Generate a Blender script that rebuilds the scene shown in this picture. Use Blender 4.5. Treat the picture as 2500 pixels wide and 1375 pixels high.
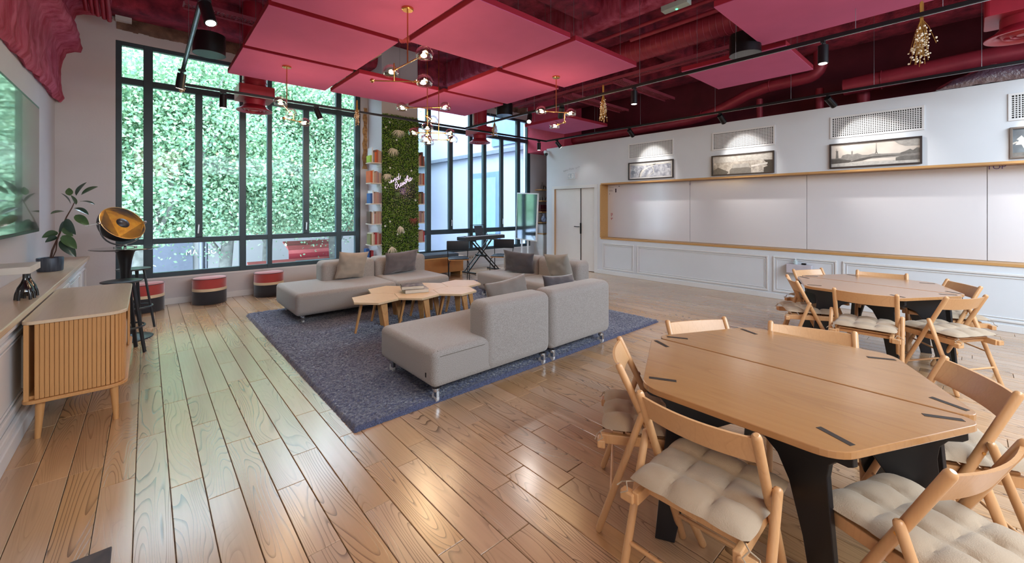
import bpy, bmesh, math, random
from mathutils import Vector, Matrix, Euler
from mathutils import noise as mnoise
import numpy as np
PI = math.pi
for o in list(bpy.data.objects): bpy.data.objects.remove(o)
sc = bpy.context.scene
C = bpy.context.scene.collection
# ---------------------------------------------------------------- camera
YAW = math.radians(41.75); CAMH = 1.5
cam = bpy.data.cameras.new('camera'); co = bpy.data.objects.new('camera', cam); C.objects.link(co)
cam.sensor_width = 36; cam.sensor_fit = 'HORIZONTAL'; cam.lens = 36 * 1000 / 2500
cam.shift_y = -(687.5 - 508) / 2500; cam.clip_start = .05; cam.clip_end = 300
co.location = (0, 0, CAMH); co.rotation_euler = (PI / 2, 0, -YAW)
sc.camera = co
# ---------------------------------------------------------------- world, exposure
sc.view_settings.view_transform = 'Standard'; sc.view_settings.look = 'None'
sc.view_settings.gamma = 1; sc.view_settings.use_curve_mapping = False
sc.view_settings.exposure = 0.46
w = bpy.data.worlds.new('overcast_sky'); sc.world = w; w.use_nodes = True
nt = w.node_tree; bg = nt.nodes['Background']
bg.inputs[0].default_value = (.68, .82, 1.0, 1); bg.inputs[1].default_value = 12.0
def area(name, loc, rot, sx, sy, power, col):
    l = bpy.data.lights.new(name, 'AREA'); l.shape = 'RECTANGLE'; l.size = sx; l.size_y = sy
    l.energy = power; l.color = col
    o = bpy.data.objects.new(name, l); C.objects.link(o); o.location = loc; o.rotation_euler = rot
    return o
# added fill lamps, out of view behind the camera, to brighten the interior
area('fill_light', (3.4, -2.2, 3.1), (math.radians(20), 0, 0), 4.5, 1.6, 225, (.72, .87, 1))
area('fill_light', (6.3, -2.3, 3.0), (math.radians(25), math.radians(-10), 0), 2.0, 1.4, 80, (.78, .90, 1))
area('fill_light', (0.3, -2.0, 3.0), (math.radians(30), 0, 0), 1.2, 1.6, 48, (1, .86, .68))
# ---------------------------------------------------------------- geometry helpers
S_, C_ = math.sin(YAW), math.cos(YAW)
def ray(x, y):      # sight line through a point of the photograph (2500 x 1375)
    a = (x - 1250) / 1000; b = -(y - 508) / 1000
    return Vector((S_ + a * C_, C_ - a * S_, b))
O_ = Vector((0, 0, CAMH))
def fl(x, y, z=0.): d = ray(x, y); return O_ + d * ((z - CAMH) / d.z)
def ry(x, y, Y): d = ray(x, y); return O_ + d * (Y / d.y)
def rx(x, y, X): d = ray(x, y); return O_ + d * (X / d.x)
def pxof(p):
    dz = p[0] * S_ + p[1] * C_; dx = p[0] * C_ - p[1] * S_
    return (1250 + 1000 * dx / dz, 508 - 1000 * (p[2] - CAMH) / dz, dz)
rnd = random.Random(7)

class MB:
    def __init__(s): s.v = []; s.f = []
    def add(s, vs, fs):
        b = len(s.v); s.v += [tuple(v) for v in vs]; s.f += [tuple(b + i for i in f) for f in fs]; return s
    def box(s, x0, y0, z0, x1, y1, z1, M=None):
        vs = [Vector((x, y, z)) for z in (z0, z1) for y in (y0, y1) for x in (x0, x1)]
        if M: vs = [M @ v for v in vs]
        return s.add(vs, [(0, 2, 3, 1), (4, 5, 7, 6), (0, 1, 5, 4), (2, 6, 7, 3), (0, 4, 6, 2), (1, 3, 7, 5)])
    def beam(s, p0, p1, w, h, up=(0, 0, 1), w2=None, h2=None):   # rectangular bar from p0 to p1
        p0 = Vector(p0); p1 = Vector(p1); d = (p1 - p0).normalized(); u = Vector(up)
        a = d.cross(u)
        if a.length < 1e-4: a = d.cross(Vector((1, 0, 0)))
        a.normalize(); b = a.cross(d).normalized(); w2 = w if w2 is None else w2; h2 = h if h2 is None else h2
        vs = []
        for p, ww, hh in ((p0, w, h), (p1, w2, h2)):
            for i, j in ((-1, -1), (1, -1), (1, 1), (-1, 1)): vs.append(p + a * i * ww / 2 + b * j * hh / 2)
        return s.add(vs, [(0, 1, 2, 3), (7, 6, 5, 4), (0, 4, 5, 1), (1, 5, 6, 2), (2, 6, 7, 3), (3, 7, 4, 0)])
    def cyl(s, p0, p1, r0, r1=None, n=16, caps=True):
        p0 = Vector(p0); p1 = Vector(p1); r1 = r0 if r1 is None else r1
        d = (p1 - p0).normalized(); a = d.orthogonal().normalized(); b = d.cross(a)
        vs = []
        for p, r in ((p0, r0), (p1, r1)):
            for i in range(n): t = 2 * PI * i / n; vs.append(p + (a * math.cos(t) + b * math.sin(t)) * r)
        fs = [(i, (i + 1) % n, n + (i + 1) % n, n + i) for i in range(n)]
        if caps: fs += [tuple(range(n - 1, -1, -1)), tuple(range(n, 2 * n))]
        return s.add(vs, fs)
    def tube(s, pts, r, n=8, closed=False, rs=None):
        pts = [Vector(p) for p in pts]; m = len(pts); b0 = len(s.v); a = None; vs = []
        for i, p in enumerate(pts):
            if closed: d = pts[(i + 1) % m] - pts[i - 1]
            else: d = pts[min(i + 1, m - 1)] - pts[max(i - 1, 0)]
            d.normalize()
            if a is None: a = d.orthogonal().normalized()
            a = (a - d * a.dot(d)); a = a.normalized() if a.length > 1e-6 else d.orthogonal().normalized()
            b = d.cross(a); rr = rs[i] if rs else r
            for k in range(n): t = 2 * PI * k / n; vs.append(p + (a * math.cos(t) + b * math.sin(t)) * rr)
        fs = []
        for i in range(m if closed else m - 1):
            for k in range(n):
                j = (i + 1) % m
                fs.append((i * n + k, i * n + (k + 1) % n, j * n + (k + 1) % n, j * n + k))
        if not closed: fs += [tuple(range(n - 1, -1, -1)), tuple((m - 1) * n + k for k in range(n))]
        return s.add(vs, fs)
    def lathe(s, prof, n=24, M=None):      # prof: (r, z) list
        vs = []; m = len(prof)
        for r, z in prof:
            for k in range(n): t = 2 * PI * k / n; vs.append(Vector((r * math.cos(t), r * math.sin(t), z)))
        if M: vs = [M @ v for v in vs]
        fs = [(i * n + k, i * n + (k + 1) % n, (i + 1) * n + (k + 1) % n, (i + 1) * n + k) for i in range(m - 1) for k in range(n)]
        if prof[0][0] > 1e-5: fs.append(tuple(range(n - 1, -1, -1)))
        if prof[-1][0] > 1e-5: fs.append(tuple((m - 1) * n + k for k in range(n)))
        return s.add(vs, fs)
    def prism(s, poly, z0, z1, M=None):
        n = len(poly); vs = [Vector((x, y, z0)) for x, y in poly] + [Vector((x, y, z1)) for x, y in poly]
        if M: vs = [M @ v for v in vs]
        return s.add(vs, [tuple(range(n - 1, -1, -1)), tuple(range(n, 2 * n))] + [(i, (i + 1) % n, n + (i + 1) % n, n + i) for i in range(n)])
    def quad(s, a, b, c, d): return s.add([a, b, c, d], [(0, 1, 2, 3)])
    def sphere(s, c, r, n=12, sc_=(1, 1, 1), M=None):
        prof = [(max(1e-6, math.sin(PI * i / n)) * r, -math.cos(PI * i / n) * r) for i in range(n + 1)]
        T = Matrix.Translation(Vector(c)) @ Matrix.Diagonal((*sc_, 1))
        return s.lathe([(max(p[0], 2e-5), p[1]) for p in prof], n * 2, (M @ T) if M else T)

def mesh(name, mb, mat, smooth=False, ang=40):
    me = bpy.data.meshes.new(name); me.from_pydata([tuple(v) for v in mb.v], [], mb.f); me.materials.append(mat)
    if smooth:
        me.polygons.foreach_set('use_smooth', [True] * len(me.polygons))
        try: me.set_sharp_from_angle(angle=math.radians(ang))
        except Exception: pass
    me.update(); return me
def obj(name, mb, mat, parent=None, smooth=False, bev=0, seg=2, kind=None, loc=None, rot=None, label=None, ang=40):
    me = mb if isinstance(mb, bpy.types.Mesh) else mesh(name, mb, mat, smooth, ang)
    o = bpy.data.objects.new(name, me); C.objects.link(o)
    if parent: o.parent = parent
    if loc is not None: o.location = loc
    if rot is not None: o.rotation_euler = rot
    if bev:
        b = o.modifiers.new('bevel', 'BEVEL'); b.width = bev; b.segments = seg; b.limit_method = 'ANGLE'; b.angle_limit = math.radians(35)
    if kind: o['kind'] = kind
    if label: o['label'] = label
    return o
def struct(name, mb, mat, parent=None, **k): return obj(name, mb, mat, parent, kind=None if parent else 'structure', **k)
def thing(name, label, cat, loc=(0, 0, 0), rotz=0, group=None):
    o = bpy.data.objects.new(name, None); C.objects.link(o); o.empty_display_size = .1
    o.location = loc; o.rotation_euler = (0, 0, rotz); return tag(o, label, cat, group)
def tag(o, label, cat, group=None):
    o['label'] = label; o['category'] = cat
    if group: o['group'] = group
    return o
def dup(root, loc, rotz, label=None, group=None):
    r = root.copy(); C.objects.link(r); r.location = loc; r.rotation_euler = (0, 0, rotz)
    if label: r['label'] = label
    if group: r['group'] = group
    for ch in list(root.children):
        c = ch.copy(); C.objects.link(c); c.parent = r
        for g in list(ch.children):
            d = g.copy(); C.objects.link(d); d.parent = c
    return r
def rbox(x0, y0, z0, x1, y1, z1, r, seg=4):     # rounded box as a mesh builder
    bm = bmesh.new(); bmesh.ops.create_cube(bm, size=1)
    for v in bm.verts: v.co = Vector(((x0 + x1) / 2 + v.co.x * (x1 - x0), (y0 + y1) / 2 + v.co.y * (y1 - y0), (z0 + z1) / 2 + v.co.z * (z1 - z0)))
    bmesh.ops.bevel(bm, geom=bm.edges[:], offset=r, segments=seg, profile=.5, affect='EDGES')
    m = MB(); bm.verts.ensure_lookup_table(); m.add([v.co.copy() for v in bm.verts], [tuple(v.index for v in f.verts) for f in bm.faces]); bm.free(); return m

# ---------------------------------------------------------------- materials
def lin(h):
    h = h.lstrip('#'); o = []
    for i in (0, 2, 4):
        c = int(h[i:i + 2], 16) / 255; o.append(c / 12.92 if c <= .04045 else ((c + .055) / 1.055) ** 2.4)
    return (*o, 1)
def newmat(name):
    m = bpy.data.materials.new(name); m.use_nodes = True; nt = m.node_tree
    return m, nt, nt.nodes['Principled BSDF'], nt.nodes, nt.links
def pm(name, col, rough=.5, metal=0, var=.06, scale=6, bump=0, bscale=60, coat=0, spec=.5, stretch=(1, 1, 1), sheen=0, col2=None, detail=3):
    m, nt, b, N, L = newmat(name)
    c = lin(col) if isinstance(col, str) else (*col, 1)
    c2 = (lin(col2) if isinstance(col2, str) else (*col2, 1)) if col2 else tuple(min(1, x * (1 - var * 2)) for x in c[:3]) + (1,)
    b.inputs['Roughness'].default_value = rough; b.inputs['Metallic'].default_value = metal
    b.inputs['Specular IOR Level'].default_value = spec; b.inputs['Coat Weight'].default_value = coat; b.inputs['Coat Roughness'].default_value = .15
    if sheen: b.inputs['Sheen Weight'].default_value = sheen
    tc = N.new('ShaderNodeTexCoord'); mp = N.new('ShaderNodeMapping'); mp.inputs['Scale'].default_value = stretch
    L.new(tc.outputs['Object'], mp.inputs[0])
    n = N.new('ShaderNodeTexNoise'); n.inputs['Scale'].default_value = scale; n.inputs['Detail'].default_value = detail
    L.new(mp.outputs[0], n.inputs['Vector'])
    r = N.new('ShaderNodeValToRGB'); r.color_ramp.elements[0].position = .35; r.color_ramp.elements[1].position = .65
    r.color_ramp.elements[0].color = c2; r.color_ramp.elements[1].color = c
    L.new(n.outputs['Fac'], r.inputs[0]); L.new(r.outputs[0], b.inputs['Base Color'])
    if bump:
        n2 = N.new('ShaderNodeTexNoise'); n2.inputs['Scale'].default_value = bscale; n2.inputs['Detail'].default_value = 4
        L.new(mp.outputs[0], n2.inputs['Vector'])
        bp = N.new('ShaderNodeBump'); bp.inputs['Strength'].default_value = bump; bp.inputs['Distance'].default_value = .02
        L.new(n2.outputs['Fac'], bp.inputs['Height']); L.new(bp.outputs[0], b.inputs['Normal'])
    return m
def wood(name, light, dark, axis='x', scale=1.0, rough=.42, coat=0, seed=False, lines=.5, ring=14, amt=.8, fine=.35):
    """oak: contour lines of a stretched noise make the cathedral figure, finer stretched noise the pores"""
    m, nt, b, N, L = newmat(name); b.inputs['Roughness'].default_value = rough; b.inputs['Coat Weight'].default_value = coat; b.inputs['Coat Roughness'].default_value = .20
    tc = N.new('ShaderNodeTexCoord'); st = {'x': (.35, 3, 3), 'y': (3, .35, 3), 'z': (3, 3, .35)}[axis]
    src = tc.outputs['Object']
    if seed:
        at = N.new('ShaderNodeAttribute'); at.attribute_name = 'seed'
        ml = N.new('ShaderNodeVectorMath'); ml.operation = 'MULTIPLY'; ml.inputs[1].default_value = (37, 53, 71)
        L.new(at.outputs['Vector'], ml.inputs[0]); ad = N.new('ShaderNodeVectorMath'); L.new(tc.outputs['Object'], ad.inputs[0]); L.new(ml.outputs[0], ad.inputs[1]); src = ad.outputs[0]
    mp = N.new('ShaderNodeMapping'); mp.inputs['Scale'].default_value = [v * scale for v in st]; L.new(src, mp.inputs[0])
    n1 = N.new('ShaderNodeTexNoise'); n1.inputs['Scale'].default_value = 1.6; n1.inputs['Detail'].default_value = 1.2; n1.inputs['Distortion'].default_value = .35; L.new(mp.outputs[0], n1.inputs['Vector'])
    mu = N.new('ShaderNodeMath'); mu.operation = 'MULTIPLY'; mu.inputs[1].default_value = ring; L.new(n1.outputs['Fac'], mu.inputs[0])
    fr = N.new('ShaderNodeMath'); fr.operation = 'FRACT'; L.new(mu.outputs[0], fr.inputs[0])
    rp = N.new('ShaderNodeValToRGB'); e = rp.color_ramp.elements; e[0].position = 0; e[0].color = (0, 0, 0, 1); e[1].position = 1; e[1].color = (1, 1, 1, 1)
    k = rp.color_ramp.elements.new(.72); k.color = (.10, .10, .10, 1)
    L.new(fr.outputs[0], rp.inputs[0])
    mp2 = N.new('ShaderNodeMapping'); mp2.inputs['Scale'].default_value = [v * scale * s for v, s in zip(st, {'x': (4, 14, 14), 'y': (14, 4, 14), 'z': (14, 14, 4)}[axis])]; L.new(src, mp2.inputs[0])
    n2 = N.new('ShaderNodeTexNoise'); n2.inputs['Scale'].default_value = 1.5; n2.inputs['Detail'].default_value = 3; L.new(mp2.outputs[0], n2.inputs['Vector'])
    n3 = N.new('ShaderNodeTexNoise'); n3.inputs['Scale'].default_value = .8; n3.inputs['Detail'].default_value = 2; L.new(mp.outputs[0], n3.inputs['Vector'])
    r3 = N.new('ShaderNodeValToRGB'); r3.color_ramp.elements[0].position = .38; r3.color_ramp.elements[1].position = .62; L.new(n3.outputs['Fac'], r3.inputs[0])
    a = N.new('ShaderNodeMath'); a.operation = 'MULTIPLY'; L.new(rp.outputs[0], a.inputs[0]); L.new(r3.outputs[0], a.inputs[1])
    a2 = N.new('ShaderNodeMath'); a2.operation = 'MULTIPLY'; a2.inputs[1].default_value = lines; L.new(a.outputs[0], a2.inputs[0])
    f = N.new('ShaderNodeMath'); f.operation = 'MULTIPLY_ADD'; f.inputs[1].default_value = fine; L.new(n2.outputs['Fac'], f.inputs[0]); L.new(a2.outputs[0], f.inputs[2])
    f.use_clamp = True
    mx = N.new('ShaderNodeMix'); mx.data_type = 'RGBA'; mx.inputs[6].default_value = lin(light); mx.inputs[7].default_value = lin(dark)
    L.new(f.outputs[0], mx.inputs[0])
    out = mx.outputs[2]
    if seed:
        sp = N.new('ShaderNodeSeparateXYZ'); L.new(at.outputs['Vector'], sp.inputs[0])
        hs = N.new('ShaderNodeHueSaturation'); vv = N.new('ShaderNodeMapRange'); vv.inputs[3].default_value = .90; vv.inputs[4].default_value = 1.08; L.new(sp.outputs[1], vv.inputs[0]); L.new(vv.outputs[0], hs.inputs['Value'])
        s2 = N.new('ShaderNodeMapRange'); s2.inputs[3].default_value = .88; s2.inputs[4].default_value = 1.08; L.new(sp.outputs[2], s2.inputs[0]); L.new(s2.outputs[0], hs.inputs['Saturation'])
        L.new(out, hs.inputs['Color']); out = hs.outputs[0]
    L.new(out, b.inputs['Base Color'])
    bp = N.new('ShaderNodeBump'); bp.inputs['Strength'].default_value = .25; bp.inputs['Distance'].default_value = .004; bp.invert = True; L.new(f.outputs[0], bp.inputs['Height']); L.new(bp.outputs[0], b.inputs['Normal'])
    return m
def emit(name, col, s):
    m, nt, b, N, L = newmat(name); b.inputs['Base Color'].default_value = (0, 0, 0, 1)
    b.inputs['Emission Color'].default_value = (*col, 1); b.inputs['Emission Strength'].default_value = s; return m
def glassmat(name, tint=(1, 1, 1), refl=1.0, rough=0.0, ior=1.5):
    m = bpy.data.materials.new(name); m.use_nodes = True; nt = m.node_tree; N = nt.nodes; L = nt.links
    for n in list(N):
        if n.type == 'BSDF_PRINCIPLED': N.remove(n)
    out = [n for n in N if n.type == 'OUTPUT_MATERIAL'][0]
    t = N.new('ShaderNodeBsdfTransparent'); t.inputs[0].default_value = (*tint, 1)
    g = N.new('ShaderNodeBsdfGlossy'); g.inputs['Roughness'].default_value = rough
    fr = N.new('ShaderNodeFresnel'); fr.inputs[0].default_value = ior; mm = N.new('ShaderNodeMath'); mm.operation = 'MULTIPLY'; mm.inputs[1].default_value = refl
    L.new(fr.outputs[0], mm.inputs[0]); mx = N.new('ShaderNodeMixShader'); L.new(mm.outputs[0], mx.inputs[0]); L.new(t.outputs[0], mx.inputs[1]); L.new(g.outputs[0], mx.inputs[2]); L.new(mx.outputs[0], out.inputs[0])
    return m
def leafmat(name, c1, c2, trans=.35):
    m = bpy.data.materials.new(name); m.use_nodes = True; nt = m.node_tree; N = nt.nodes; L = nt.links
    out = [n for n in N if n.type == 'OUTPUT_MATERIAL'][0]
    for n in list(N):
        if n.type == 'BSDF_PRINCIPLED': N.remove(n)
    ge = N.new('ShaderNodeNewGeometry'); r = N.new('ShaderNodeValToRGB'); r.color_ramp.elements[0].color = lin(c1); r.color_ramp.elements[1].color = lin(c2)
    L.new(ge.outputs['Random Per Island'], r.inputs[0])
    d = N.new('ShaderNodeBsdfDiffuse'); t = N.new('ShaderNodeBsdfTranslucent'); L.new(r.outputs[0], d.inputs[0]); L.new(r.outputs[0], t.inputs[0])
    mx = N.new('ShaderNodeMixShader'); mx.inputs[0].default_value = trans; L.new(d.outputs[0], mx.inputs[1]); L.new(t.outputs[0], mx.inputs[2]); L.new(mx.outputs[0], out.inputs[0])
    return m
WHITE = pm('painted_wall_white', '#d5dae0', .75, var=.015, scale=2, bump=.04, bscale=90)
WARMW = pm('painted_wall_warm', '#cbcace', .8, var=.03, scale=1.5, bump=.06, bscale=40)
TRIMW = pm('trim_white', '#dbdcdd', .45, var=.01, scale=3)
DOORW = pm('door_white', '#e4e2e0', .4, var=.01)
FLOOR = wood('oak_floor', '#c39c74', '#553d29', 'y', 1.15, .27, coat=1.0, seed=True, lines=.85, ring=30, fine=.26)
GAP = pm('floor_joint', '#2a1d12', .8)
OAKT = wood('oak_table', '#b28252', '#855832', 'y', 1.0, .24, coat=.8, lines=.25, ring=12, fine=.4)
OAKL = wood('oak_light', '#dfc5a0', '#b8926a', 'y', 1.2, .4, lines=.3, ring=12, fine=.4)
OAKTOP = wood('oak_top_sheen', '#d9c4a8', '#bb9f80', 'y', 1.2, .32, coat=.6, lines=.22, ring=12, fine=.4)  # oak paled to imitate the window reflecting in the sideboard top
OAKS = wood('oak_slat', '#d09a61', '#9a6836', 'z', 1.6, .45, lines=.3, ring=10, fine=.5)
OAKX = wood('oak_rim', '#c99b62', '#9d7242', 'y', 1.0, .45, lines=.3, ring=10, fine=.4)
BEECH = wood('beech_chair', '#d3a374', '#b07f50', 'z', 2.0, .36, coat=.15, lines=.2, ring=8, fine=.35)
FRAME = pm('window_frame_hazed', '#3a4b54', .4, metal=.2, var=.04)  # dark frames, base colour lightened to imitate haze at the windows
BLACK = pm('black_metal', '#15161a', .42, metal=.3, var=.1)
BLACKG = pm('black_gloss', '#0b0c10', .12, coat=.6)
NAVYL = pm('table_leg_black', '#14151b', .38, var=.08, scale=4)
SOFA = pm('sofa_fabric', '#a6a19e', .95, var=.10, scale=240, bump=.25, bscale=420, sheen=.3, col2='#837d78', detail=2)
CUSHL = pm('cushion_light_grey', '#8f8a82', .9, var=.05, scale=3, bump=.15, bscale=300, sheen=.3)
CUSHD = pm('cushion_dark_grey', '#4a454a', .85, var=.12, scale=5, bump=.15, bscale=300, sheen=.5)
CUSHS = pm('cushion_sand', '#a3978a', .9, var=.06, scale=4, bump=.15, bscale=300, sheen=.3)
SEATP = pm('seat_pad', '#ab9780', .9, var=.05, scale=5, bump=.2, bscale=260, sheen=.2)
RUGM = pm('rug_pile', '#555b78', .98, var=.25, scale=160, col2='#2b2f47', sheen=.4, detail=4)
REDP = pm('acoustic_panel_red', '#be5a88', .95, var=.03, scale=3, bump=.08, bscale=400)
REDE = pm('acoustic_panel_edge', '#93142e', .95, var=.03)
REDC = pm('crimson_ceiling', '#a8344a', .85, var=.3, scale=5, bump=.9, bscale=28, col2='#651730', detail=6)
REDR = pm('crimson_rough_beam', '#c25a76', .85, scale=9, bump=1.0, bscale=22, col2='#99203c', stretch=(1, 1, .35), detail=8)
REDM = pm('crimson_paint_metal', '#a32639', .4, metal=.1, var=.08)
REDD = pm('crimson_duct', '#a23444', .45, metal=.2, var=.1)
REDW = pm('crimson_wall', '#76202f', .8, var=.15, scale=2, bump=.2, bscale=30)
PLAST = pm('raw_plaster', '#8a6f60', .95, scale=6, bump=.8, bscale=30, col2='#57423a', detail=8)
CHROME = pm('brushed_steel', '#b9bcc0', .25, metal=1)
BRASS = pm('brass', '#d3a365', .22, metal=1)
GREY = pm('grey_metal', '#6d7076', .4, metal=.6)
LEDGE = wood('ledge_oak', '#d9c3a6', '#b99a78', 'y', 1.0, .32, coat=.5, lines=.2, ring=10, fine=.4)  # ledge oak, pale tone stands in for window reflection too
PANE = glassmat('window_glass', (.95, .98, .985), .30, 0, 1.45)
GLASS = glassmat('lamp_glass', (.95, .93, .90), .55, 0.02, 1.5)
# ================================================================= ROOM SHELL
XL, XR, YW, YB, ZC = -.93, 7.78, 8.30, -4.2, 4.70
XN = 9.5                                                # far side of the space behind the partition
sub = struct('floor', MB().box(XL - .2, YB, -.12, XN, YW + .25, -.012), GAP)
# planks run towards the windows, 14 cm wide
joints = {0: 2.85, 1: 3.56, 5: 1.99, 7: 1.41, 11: 2.31, 9: 1.69, 2: 1.20, 3: 2.45, 4: .93, 6: 2.75, -1: 2.2, -2: 3.1, 8: .6}
P = .1405; x0 = .095 - P * 8; planks = []
for r in range(0, int((XN - x0) / P) + 1):
    idx = r - 8; xa = x0 + r * P; xb = xa + P
    if xb < XL: continue
    y = joints.get(idx, rnd.uniform(0, 1.2)); ys = [y]
    while ys[-1] < YW: ys.append(ys[-1] + rnd.choice((.42, .55, .8, .95, 1.1, 1.25, 1.4)))
    while ys[0] > YB: ys.insert(0, ys[0] - rnd.choice((.42, .55, .8, .95, 1.1, 1.25, 1.4)))
    for a, b_ in zip(ys, ys[1:]):
        a = max(a, YB); b_ = min(b_, YW + .02)
        if b_ - a < .02: continue
        planks.append((xa, a, min(xb, XN), b_))
def vis(pl):
    best = 0
    for i in range(5):
        yy = pl[1] + (pl[3] - pl[1]) * i / 4; x, y, d = pxof(((pl[0] + pl[2]) / 2, yy, 0))
        if d > .3 and -60 < x < 2560 and 500 < y < 1430: best = max(best, P * 1000 / d * 1.5 / d * 1000 * .2)
    return best
planks = sorted(planks, key=lambda p: -vis(p))
def plankmesh(lst, name):
    vs = []; fs = []; seeds = []; g = .0014; h = .0022; rr = random.Random(3)
    for xa, ya, xb, yb in lst:
        b = len(vs); xa += g; xb -= g; ya += g; yb -= g
        for z, i in ((-.012, 0), (-h, 0), (0, h)):
            vs += [(xa + i, ya + i, z), (xb - i, ya + i, z), (xb - i, yb - i, z), (xa + i, yb - i, z)]
        for k in (0, 4):
            for j in range(4): fs.append((b + k + j, b + k + (j + 1) % 4, b + k + 4 + (j + 1) % 4, b + k + 4 + j))
        fs.append((b + 8, b + 9, b + 10, b + 11)); sd = (rnd.random(), rnd.random(), rnd.random()); seeds += [sd] * 12
    me = bpy.data.meshes.new(name); me.from_pydata(vs, [], fs); me.materials.append(FLOOR)
    at = me.attributes.new('seed', 'FLOAT_VECTOR', 'POINT'); at.data.foreach_set('vector', [c for s in seeds for c in s]); return me
for i, p in enumerate(planks[:299]):
    obj('floor_plank', plankmesh([p], 'floor_plank'), None, sub)
o = obj('floor_plank', plankmesh(planks[299:], 'floor_plank_far'), None, sub, kind='stuff')
# ---- window wall
WA = (-.335, 3.25, .43, 3.955); WB = (4.30, 8.10, .43, 3.955)
m = MB(); T = .28
for a, b_, c, d in ((XL - .2, WA[0], 0, ZC), (WA[0], WA[1], 0, WA[2]), (WA[1], WB[0], 0, ZC), (WB[0], WB[1], 0, WB[2]), (WB[1], XN, 0, ZC), (WA[0], WA[1], WA[3], ZC), (WB[0], WB[1], WB[3], ZC)):
    m.box(a, YW, c, b_, YW + T, d)
wf = struct('wall_front', m, WARMW)
m = MB()
for a, b_ in ((WA[0] + .01, 3.2), (4.35, 7.95)):          # raw plaster strip over the windows
    n = 60
    for i in range(n):
        xa = a + (b_ - a) * i / n; xb = a + (b_ - a) * (i + 1) / n; d = .012 + .018 * rnd.random()
        m.box(xa, YW - d, 4.10 + .02 * rnd.random(), xb, YW + .002, 4.40)
struct('raw_plaster_strip', m, PLAST, wf)
struct('wall_left', MB().box(XL - .2, YB, 0, XL, YW, ZC), WARMW)
struct('wall_back', MB().box(XL - .2, YB - .2, 0, XN, YB, ZC), WARMW)
struct('wall_far_right', MB().box(XN, YB, 0, XN + .2, YW + T, ZC), REDW)
struct('ceiling', MB().box(XL - .2, YB, ZC, XN, YW + T, ZC + .15), REDC)
struct('baseboard_front', MB().box(XL, YW - .022, 0, 3.3, YW, .10).box(4.3, YW - .022, 0, 8.6, YW, .10), TRIMW, bev=.004)
# patch of plaster left raw beside the shelves, pipe casing in white
m = MB(); m.box(3.25, YW - .03, 0, 3.42, YW + .01, ZC)
struct('trim_1', m, WARMW)
# ---- windows
def window(name, W, verts, sash, zt, zl, handles):
    x0, x1, z0, z1 = W; ya, yb = YW + .005, YW + .085
    root = struct(name, MB().box(x0, ya, z0, x1, yb, z0 + .075), FRAME)
    def bar(nm, a, b_, c, d, y0=ya, y1=yb): obj(nm, MB().box(a, y0, c, b_, y1, d), FRAME, root, bev=.006)
    bar('head_frame', x0, x1, z1 - .06, z1); bar('transom', x0, x1, *zt); bar('transom', x0, x1, *zl)
    for a, b_ in verts: bar('mullion', a, b_, z0, z1, ya - .004, yb + .004)
    for a, b_ in sash: bar('sash_stile', a, b_, zl[1], zt[0], ya - .012, yb - .02)
    xs = sorted(verts)
    for (a0, a1), (b0, b1) in zip(xs, xs[1:]):
        for c, d in ((z0 + .075, zl[0]), (zl[1], zt[0]), (zt[1], z1 - .06)):
            if b0 - a1 < .03: continue
            sp = [(a1, b0)]
            if c == zl[1]:
                for s0, s1 in sash:
                    if a1 < s0 < b0: sp = [(a1, s0), (s1, b0)]
            for p, q in sp: obj('pane', MB().box(p, YW + .035, c, q, YW + .047, d), PANE, root)
    for x, z in handles:
        h = MB().box(x - .012, ya - .045, z - .02, x + .012, ya - .01, z + .02); h.beam((x, ya - .045, z + .01), (x - .01, ya - .05, z - .13), .022, .016, (0, 1, 0))
        obj('window_handle', h, CHROME, root, bev=.004)
    return root
window('window_1', WA, [(-.335, -.27), (-.035, .075), (1.185, 1.28), (1.60, 1.675), (2.78, 2.885), (3.155, 3.25)], [(.585, .68), (2.185, 2.29)], (3.335, 3.43), (.945, 1.03), [(.63, 1.22), (2.235, 1.22)])
window('window_2', WB, [(4.30, 4.36), (4.79, 4.905), (6.0, 6.10), (6.43, 6.53), (7.60, 7.72), (7.98, 8.10)], [(5.39, 5.50), (7.0, 7.10)], (3.32, 3.42), (.88, .99), [(5.45, 1.20), (7.05, 1.20)])
struct('window_sill', MB().box(-.335, YW - .012, .405, 3.25, YW + .02, .432), TRIMW, wf)
struct('window_sill', MB().box(4.3, YW - .012, .405, 8.1, YW + .02, .432), TRIMW, wf)
# ---- partition with the whiteboard niche
DY0, DY1, DZ = 5.80, 7.13, 2.0
NY, NZ0, NZ1, ND = 5.643, .825, 2.035, .27
m = MB()
m.box(XR, YB, 0, XR + .34, NY, NZ0 - .03); m.box(XR, YB, NZ1 + .03, XR + .34, NY, 3.04); m.box(XR + ND, YB, NZ0 - .03, XR + .34, NY, NZ1 + .03)
m.box(XR, NY, 0, XR + .34, DY0, 3.04); m.box(XR, DY0, DZ, XR + .34, DY1, 3.04); m.box(XR, DY1, 0, XR + .34, 7.36, 3.04)
wr = struct('wall_right', m, WHITE)
m = MB(); m.box(XR - .012, YB, NZ1, XR + ND, NY + .012, NZ1 + .032); m.box(XR - .012, YB, NZ0 - .035, XR + ND, NY + .012, NZ0); m.box(XR - .012, NY - .002, NZ0, XR + ND, NY + .03, NZ1)
struct('trim_2', m, OAKX, bev=.003)
ys = [NY, rx(1685, 500, 8.04).y, rx(1970, 500, 8.04).y, rx(2410, 500, 8.04).y, -3.2]
wbm = pm('whiteboard', '#d8d6da', .16, var=.004, coat=.3)
lab = ['glossy white board panel at the left end of the wall niche', 'glossy white board panel second from the left in the niche', 'widest glossy white board panel in the middle of the niche, under the tower picture', 'white board panel at the right end of the niche, cut off by the frame']
boards = []
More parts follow.
